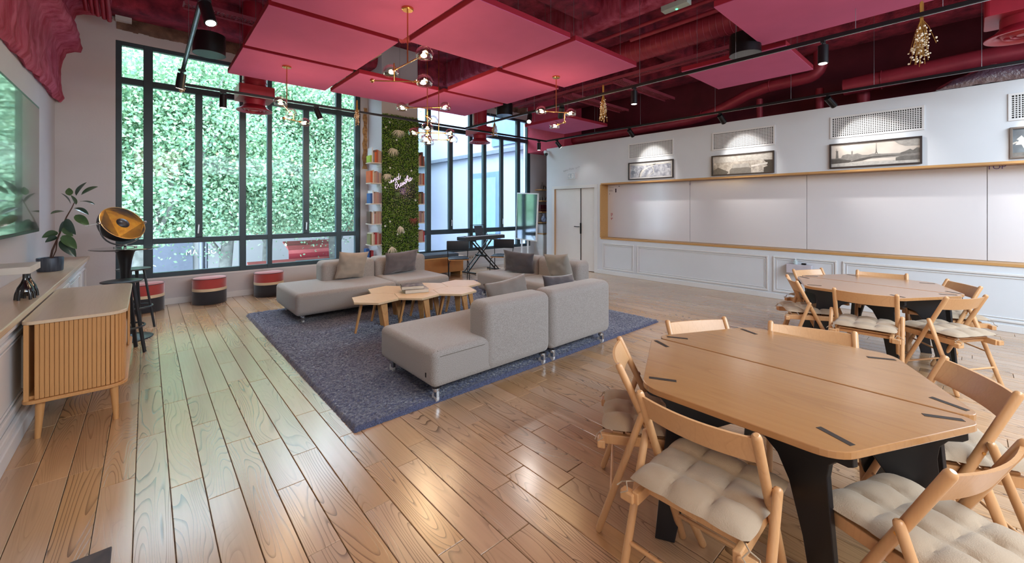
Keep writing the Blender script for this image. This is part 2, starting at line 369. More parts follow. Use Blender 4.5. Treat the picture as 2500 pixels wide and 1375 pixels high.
for i in range(4):
    o = obj('whiteboard', MB().box(XR + ND - .02, ys[i + 1] + .003, NZ0 + .003, XR + ND - .002, ys[i] - .003, NZ1 - .003), wbm, bev=.002)
    tag(o, lab[i], 'whiteboard'); boards.append(o)
ink = pm('print_ink', '#3a2a3a', .7); inkr = pm('print_red', '#a8324a', .7); inkv = pm('print_violet', '#6d5a9a', .7)
PXB = XR + ND - .0235
def bd(px, py): v = rx(px, py, PXB); return v
def mark(px0, py0, px1, py1, mat, nm, par):
    a = bd(px0, py1); b_ = bd(px1, py0); obj(nm, MB().box(PXB - .001, min(a.y, b_.y), min(a.z, b_.z), PXB, max(a.y, b_.y), max(a.z, b_.z)), mat, par)
b0 = boards[0]
for x_, y_, w_ in ((1487.5, 458.2, 11), (1487.5, 464, 8), (1487.5, 466.5, 9)): mark(x_, y_, x_ + w_, y_ + .9, ink, 'printed_line', b0)
mark(1502, 460.5, 1505, 470, ink, 'printed_mark', b0); mark(1487.5, 473, 1489, 474.5, ink, 'printed_mark', b0); mark(1510.5, 454, 1512.5, 456, ink, 'printed_mark', b0)
for k, (x_, y_) in enumerate(((1491.5, 520.5), (1494, 520.5), (1491.5, 523.5), (1494, 523.5), (1492, 526.5), (1491.7, 532), (1494, 532), (1492, 534.5))): mark(x_, y_, x_ + 1.7, y_ + 1.8, inkr, 'printed_square', b0)
def txt(name, body, size, mat, loc, rot, parent=None, ext=.0, align='CENTER', sp=1.0, xs=1.0):
    cu = bpy.data.curves.new(name, 'FONT'); cu.body = body; cu.size = size; cu.extrude = ext; cu.align_x = align; cu.space_character = sp; cu.resolution_u = 3
    t = bpy.data.objects.new(name, cu); C.objects.link(t); dg = bpy.context.evaluated_depsgraph_get()
    me = bpy.data.meshes.new_from_object(t.evaluated_get(dg)); bpy.data.objects.remove(t); me.materials.clear(); me.materials.append(mat)
    o = bpy.data.objects.new(name, me); C.objects.link(o); o.location = loc; o.rotation_euler = rot; o.scale = (xs, 1, 1)
    if parent: o.parent = parent
    return o
RW = (PI / 2, 0, -PI / 2)                               # text on a wall that faces -X
v = bd(2432, 413); txt('handwritten_word', 'TOP', .085, inkv, (PXB - .001, v.y, v.z), RW, boards[3])
v = bd(1685, 452); txt('handwritten_mark', 'IT', .05, inkv, (PXB - .001, v.y, v.z), RW, boards[0])
# ---- door
doorroot = struct('door_1', MB().box(XR + .03, DY0 + .04, .01, XR + .075, 6.245, DZ - .03), DOORW, bev=.003)
obj('door_leaf', MB().box(XR + .03, 6.262, .01, XR + .075, DY1 - .05, DZ - .03), DOORW, doorroot, bev=.003)
m = MB(); m.box(XR - .012, DY0 - .05, 0, XR + .12, DY0 + .035, DZ - .025); m.box(XR - .012, DY1 - .045, 0, XR + .0, DY1 + .03, DZ - .025); m.box(XR - .012, DY0 - .05, DZ - .025, XR - .0005, DY1 + .03, DZ + .05)
obj('door_frame', m, TRIMW, doorroot, bev=.003)
obj('door_jamb', MB().box(XR + .001, DY1 - .047, 0, XR + .12, DY1 - .02, DZ - .02), OAKX, doorroot)
obj('edge_seal', MB().box(XR + .02, 6.246, .01, XR + .06, 6.261, DZ - .02), BLACK, doorroot)
m = MB(); m.box(XR + .012, 6.235, .88, XR + .03, 6.275, 1.14); m.cyl((XR + .012, 6.29, 1.05), (XR - .04, 6.29, 1.05), .009); m.beam((XR - .04, 6.285, 1.05), (XR - .04, 6.41, 1.055), .012, .018)
obj('door_handle', m, BLACK, doorroot, bev=.003)
# ---- wainscot mouldings of the partition
def ring(m, y0, y1, z0, z1, w, d, X, s=-1):
    for a, b_, c, e in ((y0, y1, z0, z0 + w), (y0, y1, z1 - w, z1), (y0, y0 + w, z0 + w, z1 - w), (y1 - w, y1, z0 + w, z1 - w)):
        m.box(min(X, X + s * d), a, c, max(X, X + s * d), b_, e)
edges = [(5.60, 4.80), (4.715, 2.26), (2.19, rx(2044, 640, XR).y), (rx(2057, 641, XR).y, -2.2)]
for y1, y0 in edges:
    m = MB(); ring(m, y0, y1, .115, .705, .028, .018, XR); ring(m, y0 + .045, y1 - .045, .16, .66, .012, .010, XR)
    struct('wall_moulding', m, TRIMW, wr, bev=.005)
struct('baseboard_right', MB().box(XR - .018, YB, 0, XR, DY0 - .05, .085), TRIMW, bev=.004)
# ---- nook behind the partition end: red column above, shelves
struct('wall_upper_column', MB().box(8.0, 6.95, 3.04, 8.7, YW, ZC), pm('red_column', '#c5405a', .8, var=.05))
# ---- pillar with the plant wall
PX0, PX1, PY = 3.40, 4.175, 7.60
struct('wall_pillar', MB().box(PX0, PY, 0, PX1, YW, ZC), WARMW)
# rusty patch on the wall beside the pillar
m = MB(); poly = []
for i in range(18): t = i / 17; poly.append((3.31 + .015 * math.sin(i * 1.7) - .02 * t, 3.55 - 1.25 * t))
for i in range(17, -1, -1): t = i / 17; poly.append((3.385 + .008 * math.sin(i * 2.3), 3.55 - 1.25 * t))
m.prism(poly, 0, .003, Matrix.Translation((0, YW - .03, 0)) @ Matrix.Rotation(PI / 2, 4, 'X'))
struct('raw_plaster_patch', m, pm('rust_plaster', '#c19a68', .9, scale=20, col2='#8e6a48', bump=.4), wf)
# ---- red beams
m = MB(); prof = [(-1.0, 4.66), (-1.0, 3.0), (-.895, 2.93), (-.855, 2.99), (-.862, 3.25), (-.855, 3.52), (-.83, 3.62), (-.76, 3.655), (-.685, 3.675), (-.66, 3.75), (-.70, 3.86), (-.755, 3.98), (-.765, 4.10), (-.73, 4.18), (-.66, 4.22), (-.52, 4.24), (-.36, 4.25), (-.34, 4.66)]
pp = []
for a, b_ in zip(prof, prof[1:]):
    n = max(1, int(math.hypot(b_[0] - a[0], b_[1] - a[1]) / .05))
    for i in range(n): pp.append((a[0] + (b_[0] - a[0]) * i / n, a[1] + (b_[1] - a[1]) * i / n))
pp.append(prof[-1]); NYs = 150; Yl = [-1.5 + (YW + .01 + 1.5) * (i / NYs) for i in range(NYs + 1)]
vs = []; nP = len(pp)
for yy in Yl:
    for (x, z) in pp:
        q = Vector((x * 5, yy * 3.2, z * 5)); d = .035 * mnoise.noise(q) + .014 * mnoise.noise(q * 4)
        vs.append((x + d if x > -.99 else x, yy, z + d * .8))
fs = [(i * nP + k, i * nP + k + 1, (i + 1) * nP + k + 1, (i + 1) * nP + k) for i in range(NYs) for k in range(nP - 1)]
bm_ = MB().add(vs, fs); struct('ceiling_beam', bm_, REDR, smooth=True, ang=80)
def roughbeam(x0, y0, z0, x1, y1, z1, mat, name='ceiling_beam', amp=.02, rad=.06):
    m = rbox(x0, y0, z0, x1, y1, z1, rad, 3); o = struct(name, m, mat, smooth=True, ang=60); return o
roughbeam(XL, 7.78, 4.28, 8.0, 8.36, ZC + .1, REDC, rad=.12)
roughbeam(4.95, -1.5, 4.22, 5.25, 7.9, ZC + .1, REDR)
roughbeam(2.0, -1.5, 4.30, 2.35, 7.9, ZC + .1, REDC)
roughbeam(7.95, -3.5, 4.1, 8.5, 7.3, ZC + .1, REDC)
roughbeam(XL, 3.6, 4.35, 8.0, 4.0, ZC + .1, REDC)
# ---- left wainscot with oak ledge
lw = struct('ledge_cabinet', MB().box(XL, YB, 0, -.64, YW, .775), TRIMW)
lw.name = 'wall_ledge'
struct('ledge_top', MB().box(XL, YB, .775, -.60, YW, .82), LEDGE, lw, bev=.006)
m = MB(); m.box(-.64, YB, .735, -.615, YW, .775); m.box(-.64, YB, 0, -.60, YW, .10); m.box(-.64, YB, .10, -.615, YW, .145)
struct('ledge_moulding', m, TRIMW, lw, bev=.006)
yy = YB + .1
while yy < YW - .3:
    m = MB(); y1 = min(yy + 1.0, YW - .08); ring(m, yy, y1, .20, .69, .03, .016, -.64, 1); ring(m, yy + .05, y1 - .05, .25, .64, .012, .010, -.64, 1)
    struct('wall_moulding', m, TRIMW, lw, bev=.005); yy += 1.07
# ================================================================= RUG
rug = thing('rug', 'large dark blue-grey shaggy square rug under the sofas', 'rug')
RX0, RX1, RY0, RY1 = 1.03, 5.03, 2.73, 6.70
obj('backing', MB().box(RX0 + .01, RY0 + .01, 0, RX1 - .01, RY1 - .01, .012), pm('rug_backing', '#34364a', .95), rug)
n = 420; rs = np.random.RandomState(5); xs = np.linspace(RX0, RX1, n); ys_ = np.linspace(RY0, RY1, n)
gx, gy = np.meshgrid(xs, ys_, indexing='ij'); h = .022 + rs.rand(n, n) * .016
for k in range(24):
    ax, ay, ph = rs.randn(3) * (5, 5, 3); h += .0012 * np.sin(gx * ax + gy * ay + ph * 3)
gx = gx + rs.uniform(-.0045, .0045, (n, n)); gy = gy + rs.uniform(-.0045, .0045, (n, n))
ed = np.minimum(np.minimum(np.arange(n), np.arange(n)[::-1])[:, None], np.minimum(np.arange(n), np.arange(n)[::-1])[None, :])
h = h * np.clip(ed / 2.0, 0.05, 1); co_ = np.stack([gx, gy, h], -1).reshape(-1, 3)
ii = (np.arange(n - 1)[:, None] * n + np.arange(n - 1)[None, :]).reshape(-1); fc = np.stack([ii, ii + n, ii + n + 1, ii + 1], -1)
me = bpy.data.meshes.new('pile'); me.vertices.add(n * n); me.vertices.foreach_set('co', co_.ravel()); me.loops.add(fc.size); me.loops.foreach_set('vertex_index', fc.ravel()); me.polygons.add(len(fc)); me.polygons.foreach_set('loop_start', np.arange(0, fc.size, 4)); me.update(calc_edges=True); me.materials.append(RUGM)
obj('pile', me, None, rug, kind='stuff')

# ================================================================= SOFAS
def castor(par, x, y, dz=.0, base=.035):
    f = MB(); f.cyl((x, y, base + .085), (x, y, base + .11), .03, n=14); f.box(x - .013, y - .03, base + .045, x + .013, y + .01, base + .09)
    c = obj('castor', f, CHROME, par, bev=.003)
    wx = MB().cyl((x - .012, y + .005, base + .036), (x + .012, y + .005, base + .036), .036, n=18)
    obj('wheel', wx, pm('castor_wheel', '#c9cacd', .3) if 'castor_wheel' not in bpy.data.materials else bpy.data.materials['castor_wheel'], c, smooth=True)
SZ0, SZ1, BZ = .13, .42, .70
seam = pm('sofa_seam', '#6b635b', .95)
def sofa(name, label, x0, y0, x1, y1, back, castors, seams=(), tag_=None):
    """one upholstered module: seat block, backrest (x0,y0,x1,y1), castors"""
    t = thing(name, label, 'sofa module', (x0, y0, 0), 0, 'grey sofa modules around the coffee tables')
    L_ = lambda a, b_, c, d: (a - x0, b_ - y0, c - x0, d - y0)
    a, b_, c, d = L_(x0, y0, x1, y1)
    obj('seat', rbox(a, b_, SZ0, c, d, SZ1, .055, 5), SOFA, t, smooth=True, ang=70)
    a, b_, c, d = L_(*back)
    obj('backrest', rbox(a, b_, SZ0 + .004, c, d, BZ, .075, 6), SOFA, t, smooth=True, ang=70)
    for s in seams: obj('seam', MB().tube([Vector(p) - Vector((x0, y0, 0)) for p in s], .0035, 5), seam, t)
    for x, y, bz in castors: castor(t, x - x0, y - y0, base=bz)
    return t
e = .004
sofa('sofa_module', 'grey chaise module at the left end of the window-side sofa', 1.39, 5.60, 2.75 - e - .002, 6.68, (1.93, 6.36, 2.75 - e, 6.70),
     [(1.50, 5.72, .012), (1.50, 6.56, .012), (2.6, 5.72, .012)], [[(1.445, 5.63, SZ1 - .012), (1.445, 6.65, SZ1 - .012)]])
sofa('sofa_module', 'grey module right of the chaise in the window-side sofa, in front of the plant wall', 2.75 + e, 5.60, 3.658, 6.68, (2.75 + e - .002, 6.36, 3.66, 6.70), [(2.9, 5.72, .012), (3.5, 5.72, .012)])
sofa('sofa_module', 'grey chaise module nearest the camera, its back on the right half', 1.60, 2.68, 2.89 - e - .002, 3.62, (2.10, 2.665, 2.89 - e, 2.95),
     [(1.67, 2.755, .0), (2.835, 2.74, .0), (1.67, 3.5, .012), (2.8, 3.5, .012)], [[(1.655, 2.70, SZ1 - .012), (1.655, 3.6, SZ1 - .012)], [(1.66, 2.682, SZ1 - .05), (2.09, 2.682, SZ1 - .05)]])
sofa('sofa_module', 'grey full-backed module at the right end of the nearest sofa', 2.89 + e, 2.68, 3.86, 3.60, (2.89 + e, 2.665, 3.862, 2.95),
     [(2.97, 2.74, .0), (3.77, 2.74, .0), (3.77, 3.5, .012)])
sofa('sofa_module', 'grey module at the far end of the whiteboard-side sofa, by the black chairs', 4.18, 4.732, 5.03, 5.598, (4.76, 4.73, 5.04, 5.60), [(4.27, 5.5, .012), (4.27, 4.82, .012)])
sofa('sofa_module', 'grey module at the near end of the sofa on the whiteboard side', 4.18, 3.852, 5.03, 4.718, (4.76, 3.85, 5.04, 4.72), [(4.27, 3.95, .012), (4.95, 3.95, .012)])
obj('brand_tab', MB().box(.0 - .003, .10, .20, .001, .112, .235), BLACK, [o for o in C.objects if o.name.startswith('sofa_module') and 'nearest' in o['label'] and 'chaise' in o['label']][0]).name = 'fabric_tab'

def pillow(name, label, cat_loc, w, h, th, rot, mat, seed=0, group=None):
    n = 22; vs = []; rr = random.Random(seed)
    for s in (1, -1):
        for i in range(n + 1):
            for j in range(n + 1):
                u = -1 + 2 * i / n; v = -1 + 2 * j / n
                pin = 1 - .085 * (1 - u * u) * 0; px = u * w / 2 * (1 - .10 * (1 - abs(v)) ** 0 * (1 - v * v) * abs(u) ** 3 * .9); py = v * h / 2 * (1 - .09 * (1 - u * u) * abs(v) ** 3)
                t = th / 2 * max(0, (1 - abs(u) ** 3.2)) ** .55 * max(0, (1 - abs(v) ** 3.2)) ** .55
                q = Vector((u * 2 + seed, v * 2, s)); wr_ = .016 * mnoise.noise(q * 1.3) + .006 * mnoise.noise(q * 4)
                t += wr_ * (1 if t > .01 else 0) * s
                vs.append((px, s * t, py))
    k = (n + 1) ** 2; fs = []
    for i in range(n):
        for j in range(n):
            a = i * (n + 1) + j; fs.append((a, a + 1, a + n + 2, a + n + 1)); fs.append((k + a, k + a + n + 1, k + a + n + 2, k + a + 1))
    o = obj(name, MB().add(vs, fs), mat, smooth=True, ang=75); o.location = cat_loc; o.rotation_euler = rot
    bm = bmesh.new(); bm.from_mesh(o.data); bmesh.ops.remove_doubles(bm, verts=bm.verts, dist=.0006); bm.to_mesh(o.data); bm.free()
    return tag(o, label, 'cushion', group)
# w, h, thickness ; rotation euler (tilt back, 0, heading)
pillow('cushion', 'pale sand velvet cushion on the window-side sofa, in front of the window', (2.33, 6.27, .415 + .215), .47, .44, .15, (math.radians(16), math.radians(4), math.radians(6)), CUSHS, 1)
pillow('cushion', 'dark taupe velvet cushion on the window-side sofa, in front of the plant wall', (3.13, 6.25, .415 + .20), .60, .38, .15, (math.radians(17), math.radians(-3), math.radians(2)), pm('cushion_taupe', '#665f62', .85, var=.12, scale=5, bump=.15, bscale=300, sheen=.5), 2)
pillow('cushion', 'dark charcoal cushion at the far end of the whiteboard-side sofa', (4.60, 4.98, .415 + .185), .54, .40, .15, (math.radians(20), math.radians(5), math.radians(-62)), CUSHD, 3)
pillow('cushion', 'light grey crumpled cushion on the near module of the whiteboard-side sofa', (4.60, 4.10, .415 + .205), .44, .43, .16, (math.radians(20), math.radians(-4), math.radians(-84)), CUSHL, 4)
pillow('cushion', 'grey cushion standing against the back of the sofa nearest the camera', (2.70, 3.07, .415 + .185), .52, .40, .16, (math.radians(-14), math.radians(-6), math.radians(-4)), pm('cushion_mid_grey', '#7a726c', .85, var=.08, scale=5, bump=.15, bscale=300, sheen=.4), 5)
pillow('cushion', 'dark cushion behind the back of the nearest sofa, only its top edge showing', (3.52, 3.12, .415 + .145), .55, .36, .14, (math.radians(-14), math.radians(4), math.radians(3)), CUSHD, 6)

# ================================================================= COFFEE TABLES
def hexpts(r, a0): return [(r * math.cos(math.radians(a0 + 60 * k)), r * math.sin(math.radians(a0 + 60 * k))) for k in range(6)]
def coffee(label):
    t = thing('coffee_table', label, 'coffee table', (0, 0, 0), 0, 'hexagonal coffee tables pushed together on the rug')
    r = .288; obj('tabletop', MB().prism(hexpts(r, -46), .375, .40), OAKL, t, bev=.002)
    for k in range(3):
        a = math.radians(-46 + 30 + 120 * k - 60); d = Vector((math.cos(a), math.sin(a), 0)); s = Vector((-d.y, d.x, 0))
        m = MB(); m.beam(d * .15 + Vector((0, 0, .376)), d * .225 + Vector((0, 0, .0)), .095, .026, d, w2=.045, h2=.022)
        obj('leg', m, OAKS, t, bev=.003)
    return t
cl = ['hexagonal light oak coffee table at the near left end of the cluster', 'hexagonal light oak coffee table under the two books, nearest the front edge', 'hexagonal light oak coffee table at the right front of the cluster',
      'hexagonal light oak coffee table at the back left of the cluster, by the chaise', 'hexagonal light oak coffee table at the back middle, mostly behind the books', 'hexagonal light oak coffee table at the far right of the cluster']
c0 = Vector((2.05, 4.765)); d1 = Vector((.49, -.120)); d2 = Vector((.350, .365)); first = None
for i, (a, b_) in enumerate(((0, 0), (1, 0), (2, 0), (0, 1), (1, 1), (2, 1))):
    p = c0 + d1 * a + d2 * b_
    if first is None: first = coffee(cl[0]); first.location = (p.x, p.y, .02)
    else: dup(first, (p.x, p.y, .02), [0, 2.0944, 0, 4.18879, 2.0944, 4.18879][i], cl[i])
# two books on the tables
def book(name, label, size, loc, rotz, cover, group=None, pages='#d8cfbf', tilt=0):
    w_, d_, h_ = size; t = thing(name, label, 'book', loc, rotz, group); t.rotation_euler = (0, tilt, rotz)
    m = MB(); m.box(0, 0, 0, w_, d_, .003).box(0, 0, h_ - .003, w_, d_, h_).box(0, 0, 0, .004, d_, h_); obj('cover', m, cover, t)
    obj('pages', MB().box(.004, .004, .003, w_ - .004, d_ - .004, h_ - .003), pm('pages', pages, .9) if 'pages' not in bpy.data.materials else bpy.data.materials['pages'], t)
    return t
bk1 = pm('book_cover_dark', '#4a4647', .35, scale=18, col2='#8d8780'); bk2 = pm('book_cover_pale', '#a89b8a', .4, var=.1)
pB = fl(1016, 716, .42)
book('book', 'thick pale hardback lying on the coffee tables, under the dark book', (.30, .23, .045), (2.42, 4.72, .421), math.radians(-17), bk2)
b_ = book('book', 'dark picture book lying on top of the pale hardback on the coffee tables', (.28, .22, .042), (2.39, 4.76, .467), math.radians(-22), bk1)
txt('spine_letters', 'Paris', .03, pm('spine_white', '#cfc9bd', .5), (.16, -.0015, .010), (PI / 2, 0, 0), b_)

# ================================================================= POUFS
redv = pm('pouf_red_velvet', '#a83a38', .8, var=.06, sheen=.6); crm = pm('pouf_cream', '#d9c4a6', .8); nav = pm('pouf_navy', '#23252e', .8, sheen=.3)
redt = pm('pouf_top', '#b9445a', .7, sheen=.6)
def pouf(label, x, y):
    t = thing('pouf', label, 'pouf', (x, y, 0), 0, 'round striped poufs under the window'); r = .222
    obj('base', MB().lathe([(r - .01, .0), (r, .012), (r, .205)], 48), nav, t, smooth=True)
    obj('band', MB().lathe([(r + .001, .205), (r + .003, .225), (r + .001, .248)], 48), crm, t, smooth=True)
    obj('cover', MB().lathe([(r, .248), (r, .392), (r - .012, .402), (.0001, .408)], 48), redv, t, smooth=True, ang=50)
    obj('piping', MB().tube([(r * math.cos(a * PI / 20), r * math.sin(a * PI / 20), .396) for a in range(40)], .0045, 6, True), nav, t, smooth=True)
    return t
p0 = pouf('red, cream and navy round pouf partly hidden behind the bar stools', -.02, 8.02)
dup(p0, (.75, 8.05, 0), 0, 'middle one of the three red, cream and navy poufs under the window')
dup(p0, (1.575, 8.05, 0), 0, 'red, cream and navy round pouf nearest the chaise, right one of three')

# ================================================================= SIDEBOARD
sb = thing('sideboard', 'light oak sideboard with rounded tambour front on tapered legs', 'sideboard', (-.3475, 4.72, 0))
def rrect(hx, hy, r, rl=None, n=8):      # rounded on the +x side only
    pts = [(-hx, -hy + .0), ]
    pts = []
    for cx, cy, a0, rr in ((hx - r, -hy + r, -90, r), (hx - r, hy - r, 0, r), (-hx + .06, hy - .06, 90, .06), (-hx + .06, -hy + .06, 180, .06)):
        for k in range(n + 1): a = math.radians(a0 + 90 * k / n); pts.append((cx + rr * math.cos(a), cy + rr * math.sin(a)))
    return pts
HX, HY, ZT = .247, .735, .775
obj('top', MB().prism(rrect(HX, HY, .11), ZT - .022, ZT), OAKTOP, sb, bev=.003)
obj('base_board', MB().prism(rrect(HX, HY, .11), .245, .267), OAKS, sb, bev=.003)
# tambour slats along the near end, round the corners and the far end
def path(hx, hy, r, step):
    pts = []; x = -hx + .03
    segs = [('l', (-hx + .035, -hy), (hx - r, -hy)), ('a', (hx - r, -hy + r), -90), ('l', (hx, -hy + r), (hx, -hy + r + .30)), ('g',), ('l', (hx, hy - r - .30), (hx, hy - r)), ('a', (hx - r, hy - r), 0), ('l', (hx - r, hy), (-hx + .035, hy))]
    for s in segs:
        if s[0] == 'l':
            a = Vector(s[1]); b_ = Vector(s[2]); L_ = (b_ - a).length; k = int(L_ / step); d = (b_ - a) / L_
            for i in range(k): pts.append((a + d * (i + .5) * (L_ / k), d))
        elif s[0] == 'a':
            k = int(r * PI / 2 / step)
            for i in range(k): a = math.radians(s[2] + 90 * (i + .5) / k); pts.append((Vector(s[1]) + Vector((math.cos(a), math.sin(a))) * r, Vector((-math.sin(a), math.cos(a)))))
    return pts
sl0 = None
for p, d in path(HX - .022, HY - .022, .09, .0212):
    if sl0 is None: sl0 = mesh('slat', MB().prism([(-.0098, -.004), (-.0098, .004), (-.006, .006), (.006, .006), (.0098, .004), (.0098, -.004)], .27, ZT - .024), OAKS)
    o = obj('slat', sl0, None, sb); o.location = (p.x, p.y, 0); o.rotation_euler = (0, 0, math.atan2(-d.y, -d.x))
m = MB(); m.box(-HX + .02, -HY + .035, .27, HX - .05, HY - .035, .29); m.box(-HX + .015, -HY + .03, .267, -HX + .03, HY - .03, ZT - .022); m.box(-HX + .03, -.01, .267, HX - .04, .01, ZT - .022)
obj('carcass', m, OAKS, sb)
obj('side_panel', MB().box(-HX + .012, -HY + .016, .267, -HX + .034, -HY + .036, ZT - .022), OAKS, sb)
obj('drawer_front', MB().box(HX - .045, -.38, .30, HX - .03, .38, .50), pm('matte_white', '#e6e2dc', .5), sb, bev=.003)
for x, y in ((-.17, -.66), (.175, -.66), (-.17, .66), (.175, .66)):
    obj('leg', MB().cyl((x, y, .246), (x + (.012 if x > 0 else -.012), y + (.01 if y > 0 else -.01), 0), .024, .014, 16), OAKS, sb, smooth=True)

# ================================================================= BAR TABLE, STOOLS, LAMP
bt = thing('bar_table', 'black round pedestal bar table holding the gold-lined lamp', 'table', (-.18, 6.44, 0))
obj('tabletop', MB().lathe([(.0001, 1.022), (.26, 1.024), (.30, 1.036), (.298, 1.042), (.0001, 1.044)], 48), BLACKG, bt, smooth=True, ang=30)
obj('pedestal', MB().lathe([(.10, 1.022), (.078, .99), (.058, .90), (.045, .78), (.036, .62), (.033, .45), (.034, .28), (.045, .15), (.075, .06), (.13, .028), (.24, .010)], 40), BLACK, bt, smooth=True)
obj('foot', MB().lathe([(.24, .0), (.244, .006), (.24, .012), (.0001, .014)], 48), pm('foot_disc', '#33404c', .3, metal=.5), bt, smooth=True, ang=30)
SM = pm('stool_metal', '#34393f', .4, metal=.4, var=.1)
def stool(label, x, y, rz):
    t = thing('bar_stool', label, 'bar stool', (x, y, 0), rz, 'black bar stools around the pedestal table')
    obj('seat', MB().lathe([(.0001, .728), (.14, .73), (.163, .742), (.163, .75), (.15, .753), (.0001, .748)], 36), SM, t, smooth=True, ang=40)
    for k in range(4):
        a = PI / 4 + k * PI / 2; d = Vector((math.cos(a), math.sin(a), 0))
        obj('leg', MB().beam(d * .10 + Vector((0, 0, .73)), d * .205, .034, .018, d), SM, t, bev=.003)
    rr = .178; obj('footrest', MB().tube([(rr * math.cos(a * PI / 18), rr * math.sin(a * PI / 18), .27) for a in range(36)], .010, 8, True), SM, t, smooth=True)
    return t
s0 = stool('black bar stool nearest the camera, beside the sideboard end', -.19, 5.83, .25)
dup(s0, (-.12, 6.93, 0), .5, 'black bar stool behind the pedestal table, towards the window')
lamp = thing('table_lamp', 'black studio dome lamp with gold-leaf inside on the bar table', 'lamp', (-.18, 6.44, 1.044))
nv = Vector((.50, -.66, .56)).normalized(); q = nv.to_track_quat('Z', 'Y').to_matrix().to_4x4()
ctr = Vector((-.02, .02, .285)); Mt = Matrix.Translation(ctr) @ q; R_ = .218
gold = pm('gold_leaf', '#ffba34', .5, metal=.0, scale=24, col2='#e59a28', bump=.25, bscale=40)
obj('dome', MB().lathe([(R_ * math.cos(a), -R_ * .95 * math.sin(a)) for a in [PI / 2 * (1 - k / 14) * .995 for k in range(15)]], 48, Mt), pm('dome_black', '#2b2c31', .5, var=.1), lamp, smooth=True, ang=80)
obj('dome_lining', MB().lathe([((R_ - .005) * math.cos(a), -(R_ - .005) * .95 * math.sin(a)) for a in [PI / 2 * (k / 14) * .995 for k in range(15)]], 48, Mt), gold, lamp, smooth=True, ang=80)
obj('dome_rim', MB().tube([Mt @ Vector(((R_ - .002) * math.cos(a * PI / 24), (R_ - .002) * math.sin(a * PI / 24), 0)) for a in range(48)], .004, 6, True), pm('rim_gold', '#e8c48a', .3, metal=.7), lamp, smooth=True)
obj('inner_reflector', MB().sphere((0, 0, -.035), .078, 12, (1, 1, .8), Mt), pm('reflector_grey', '#3a3b42', .35, metal=.3), lamp, smooth=True)
m = MB(); side = q.to_3x3() @ Vector((1, 0, 0)); side.z = 0; side.normalize()
pts = []
for k in range(17): a = PI * k / 16; pts.append(ctr + side * (R_ + .012) * math.cos(a) * (1.0) + Vector((0, 0, -(ctr.z - .035) * math.sin(a) ** .8)))
m.tube(pts, .008, 8); obj('yoke', m, GREY, lamp, smooth=True)
m = MB(); kn = ctr + side * (R_ + .012)
for s in (1, -1): c_ = ctr + side * s * (R_ + .015); m.cyl(c_ - side * .012, c_ + side * .012, .016, n=14)
m.beam(ctr - side * (R_ + .03), ctr - side * (R_ + .03) + Vector((-.09, .0, -.02)), .008, .012); obj('tilt_knob', m, CHROME, lamp)
m = MB(); 
for a in (30, 150, 270): d = Vector((math.cos(math.radians(a)), math.sin(math.radians(a)), 0)); m.beam(Vector((0, 0, .028)), d * .10 + Vector((0, 0, .007)), .022, .012); m.cyl(d * .10, d * .10 + Vector((0, 0, .014)), .015, n=12)
m.cyl((0, 0, .02), (0, 0, .04), .02, n=14); obj('base', m, CHROME, lamp, bev=.002)

# ================================================================= ON THE LEDGE
pl = thing('potted_plant', 'rubber plant with broad dark leaves in a grey pot on the oak ledge', 'plant', (-.775, 6.62, .82))
obj('pot', MB().lathe([(.092, 0), (.098, .01), (.103, .14), (.100, .146), (.092, .140), (.088, .12), (.0001, .118)], 40), pm('zinc_pot', '#5c6470', .45, metal=.4, scale=12, col2='#454b57', stretch=(4, 4, .4)), pl, smooth=True, ang=40)
obj('soil', MB().lathe([(.0001, .122), (.090, .120)], 24), pm('soil', '#2c2018', .95, bump=.6), pl)
stem = [(0, 0, .11), (.015, 0, .22), (.05, .01, .34), (.085, .0, .46), (.12, -.01, .58), (.16, -.01, .68), (.19, -.02, .77)]
obj('stem', MB().tube(stem, .008, 8, rs=[.010, .009, .008, .007, .006, .005, .004]), pm('plant_stem', '#5a3f35', .7), pl, smooth=True)
obj('stem', MB().tube([(.01, -.02, .11), (.045, -.03, .22), (.055, -.03, .33)], .005, 8), bpy.data.materials['plant_stem'], pl, smooth=True)
LM = pm('rubber_leaf', '#274232', .28, coat=.4, scale=5, col2='#39554a'); LM2 = pm('rubber_leaf_pale', '#5c7a52', .3, coat=.3, scale=5, col2='#44633f')
def leafmesh(L_, W_, curl):
    n = 10; vs = []; fs = []
    for i in range(n + 1):
        t = i / n; wd = W_ * math.sin(PI * min(1, t ** .85)) ** .75 * (1 - .15 * t); z = -curl * t * t * L_
        for j in (-1, -.5, 0, .5, 1): vs.append((t * L_, j * wd / 2, z + abs(j) * wd * .16))
    for i in range(n):
        for j in range(4): a = i * 5 + j; fs.append((a, a + 1, a + 6, a + 5))
    return MB().add(vs, fs)
lm_a = mesh('leaf', leafmesh(.17, .082, .25), LM, True, 80); lm_b = mesh('leaf', leafmesh(.17, .085, .12), LM2, True, 80)
def at_photo(px, py, base, depth):  # offset of a leaf tip seen in the photograph relative to the plant
    return ray(px, py) * depth + O_ - base
base = Vector((-.775, 6.62, .82)); dep = 4.42
def leaf_to(p0, p1, wide, mat='a', roll=0):
    a = at_photo(*p0, base, dep); b_ = at_photo(*p1, base, dep + (wide - .5) * .12); d = b_ - a; L_ = d.length
    o = obj('leaf', lm_a if mat == 'a' else lm_b, None, pl); o.location = a
    o.rotation_mode = 'QUATERNION'; o.rotation_quaternion = d.to_track_quat('X', 'Z') @ Euler((roll, 0, 0)).to_quaternion(); s = L_ / .17
    o.scale = (s, max(.75, min(1.5, s)), s)
